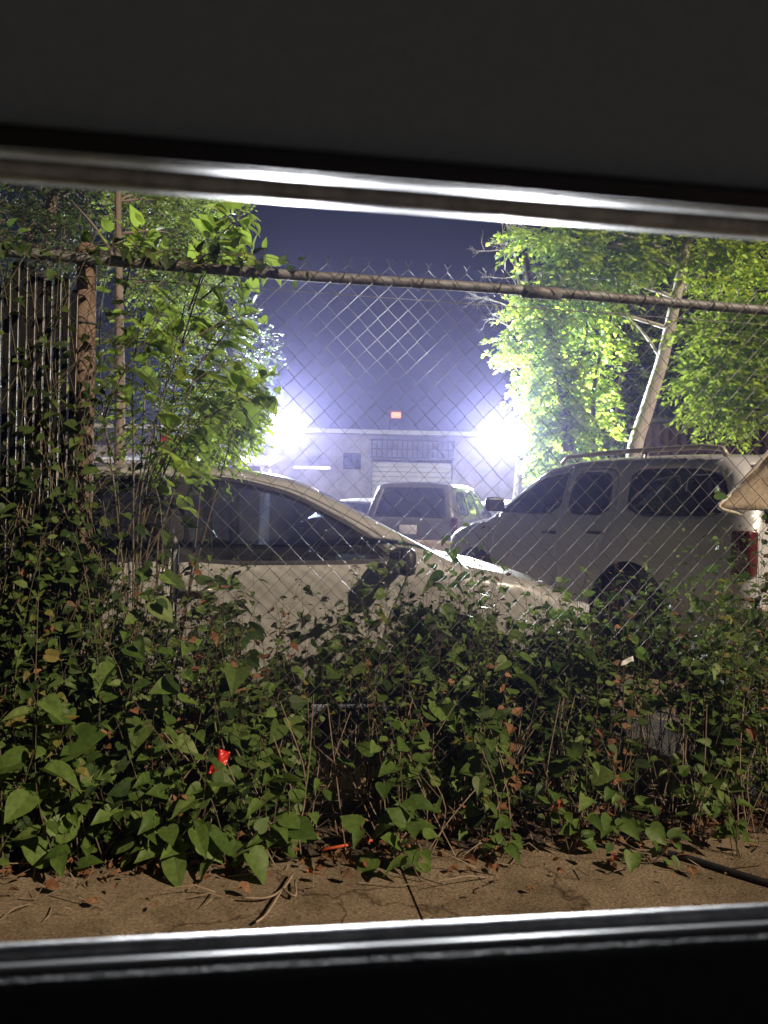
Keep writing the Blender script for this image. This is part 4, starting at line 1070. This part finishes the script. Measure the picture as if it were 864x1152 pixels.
for pts in ([(272, 1012), (300, 1012), (318, 1002), (330, 985)], [(318, 1002), (300, 1030), (288, 1040)], [(318, 1002), (332, 1010), (332, 992)]):
    q = []
    for x, y in pts:
        D = (H - .035) * FPX / (y - 572 + .0227 * (432 - x)); w = at(x, y, D); q.append(w + Vector((0, 0, .006)))
    st.tube(curve(q, 4), .004, 5)
o = st.build('root', M_twig, smooth=True); tag(o, 'bare crooked root lying forked on the pavement', 'root')

# ================================================================== OUR CAR (seen from inside, window down)
CA = math.radians(8.0); CE = Vector((math.cos(CA), math.sin(CA), 0)); CN = Vector((math.sin(CA), -math.cos(CA), 0))
M_head = mat('headliner_cloth', (.46, .58, .78), .95, c2=(.52, .64, .84), scale=150, bump=.3, bscale=400)
M_panel = mat('door_panel_vinyl', (.022, .022, .022), .7, c2=(.03, .03, .03), scale=60, bump=.6, bscale=300)
M_seal = mat('rubber_seal', (.012, .012, .013), .6, c2=(.018, .018, .018), scale=40)
M_trim = mat('satin_trim', (.8, .8, .82), .46, metal=1.0, c2=(.42, .42, .44), scale=45, bump=.12, bscale=350)


def K(a, y, z): return Vector((0, .45, 0)) + CE * a - CN * y + Vector((0, 0, z))   # a along the car, y outward


def extr(prof, a0=-2.2, a1=2.2, closed=True, bow=0.0, n=14):
    mb = MB(); k = len(prof); vs = []
    for i in range(n + 1):
        a = a0 + (a1 - a0) * i / n
        for (y, z) in prof: vs.append(K(a, y - bow * a * a, z))
    fs = [(i * k + j, (i + 1) * k + j, (i + 1) * k + (j + 1) % k, i * k + (j + 1) % k) for i in range(n) for j in range(k if closed else k - 1)]
    if closed: fs += [tuple(range(k)), tuple(reversed([n * k + j for j in range(k)]))]
    mb.add(vs, fs); return mb


def rod(y, z, ry, rz, **k): return extr([(y + ry * math.cos(t), z + rz * math.sin(t)) for t in np.linspace(0, 2 * math.pi, 13)[:-1]], **k)


def zc(py, y): return H + (572 - py) * (.45 + y) / FPX


root = empty('car', (0, .45, 0), 'dark car we look out of with its window wound down', 'car'); U = Under(root)
U.build(extr([(-.085, zc(181, -.085)), (-.15, 1.438), (-.3, 1.49), (-.6, 1.51), (-1.4, 1.51), (-1.4, 1.55), (-.05, 1.53), (.03, 1.50), (.05, 1.46), (.03, 1.455), (-.05, 1.455)]), 'roof', M_head)
U.build(extr([(-.089, zc(183, -.089) + .0), (-.078, zc(203, -.078)), (-.045, zc(213, -.045) + .002), (.015, zc(221, .015) + .004), (.03, 1.452), (-.05, 1.452), (-.084, zc(183, -.089) + .006)]), 'door_frame', M_seal)
zu = zc(209, -.064)
U.build(extr([(-.074, zu + .001), (-.071, zu - .0010), (-.062, zu + .0008), (-.052, zu + .0032), (-.048, zu + .008), (-.05, zu + .02), (-.07, zu + .012)]), 'upper_trim', M_trim, smooth=True)
zv = zc(228, .02)
U.build(extr([(.018, zv), (.022, zv - .0014), (.033, zv + .0008), (.045, zv + .0036), (.05, zv + .008), (.048, zv + .02), (.018, zv + .02)]), 'upper_trim', M_trim, smooth=True)
zs = zc(1053, .02)
U.build(rod(.022, zs, .007, .0042, n=20), 'sill_trim', M_trim, smooth=True)
U.build(extr([(.03, zs - .008), (.03, zs - .03), (-.03, zs - .03), (-.03, zs - .006)]), 'sill_seal', M_seal)
zi = zc(1073, -.035)
U.build(extr([(-.028, zi - .0005), (-.034, zi + .0005), (-.05, zi - .001), (-.09, zi - .02), (-.12, zi - .06), (-.13, zi - .5), (-.02, zi - .5), (-.02, zi - .004)]), 'door_panel', M_panel, smooth=True)
U.build(rod(-.031, zi - .001, .005, .0026, n=20), 'panel_edge', mat('soft_panel_edge', (.4, .4, .41), .38, c2=(.46, .46, .46), scale=60), smooth=True)

# ================================================================== HAZE
mb = MB(); mb.box((0, 18, 6.4), (90, 80, 15.2)); hz = mb.build('haze', None)
hz.data.materials.clear(); hm = bpy.data.materials.new('haze_air'); hm.use_nodes = True; n_ = hm.node_tree; n_.nodes.clear()
pv = n_.nodes.new('ShaderNodeVolumePrincipled'); pv.inputs['Color'].default_value = (.50, .50, 1, 1); pv.inputs['Density'].default_value = HAZE_DENS; pv.inputs['Anisotropy'].default_value = .82
ou = n_.nodes.new('ShaderNodeOutputMaterial'); n_.links.new(pv.outputs[0], ou.inputs['Volume'])
hz.data.materials.append(hm); tag(hz, 'thin haze hanging in the night air and glowing round the flood lights', 'haze', kind='stuff')
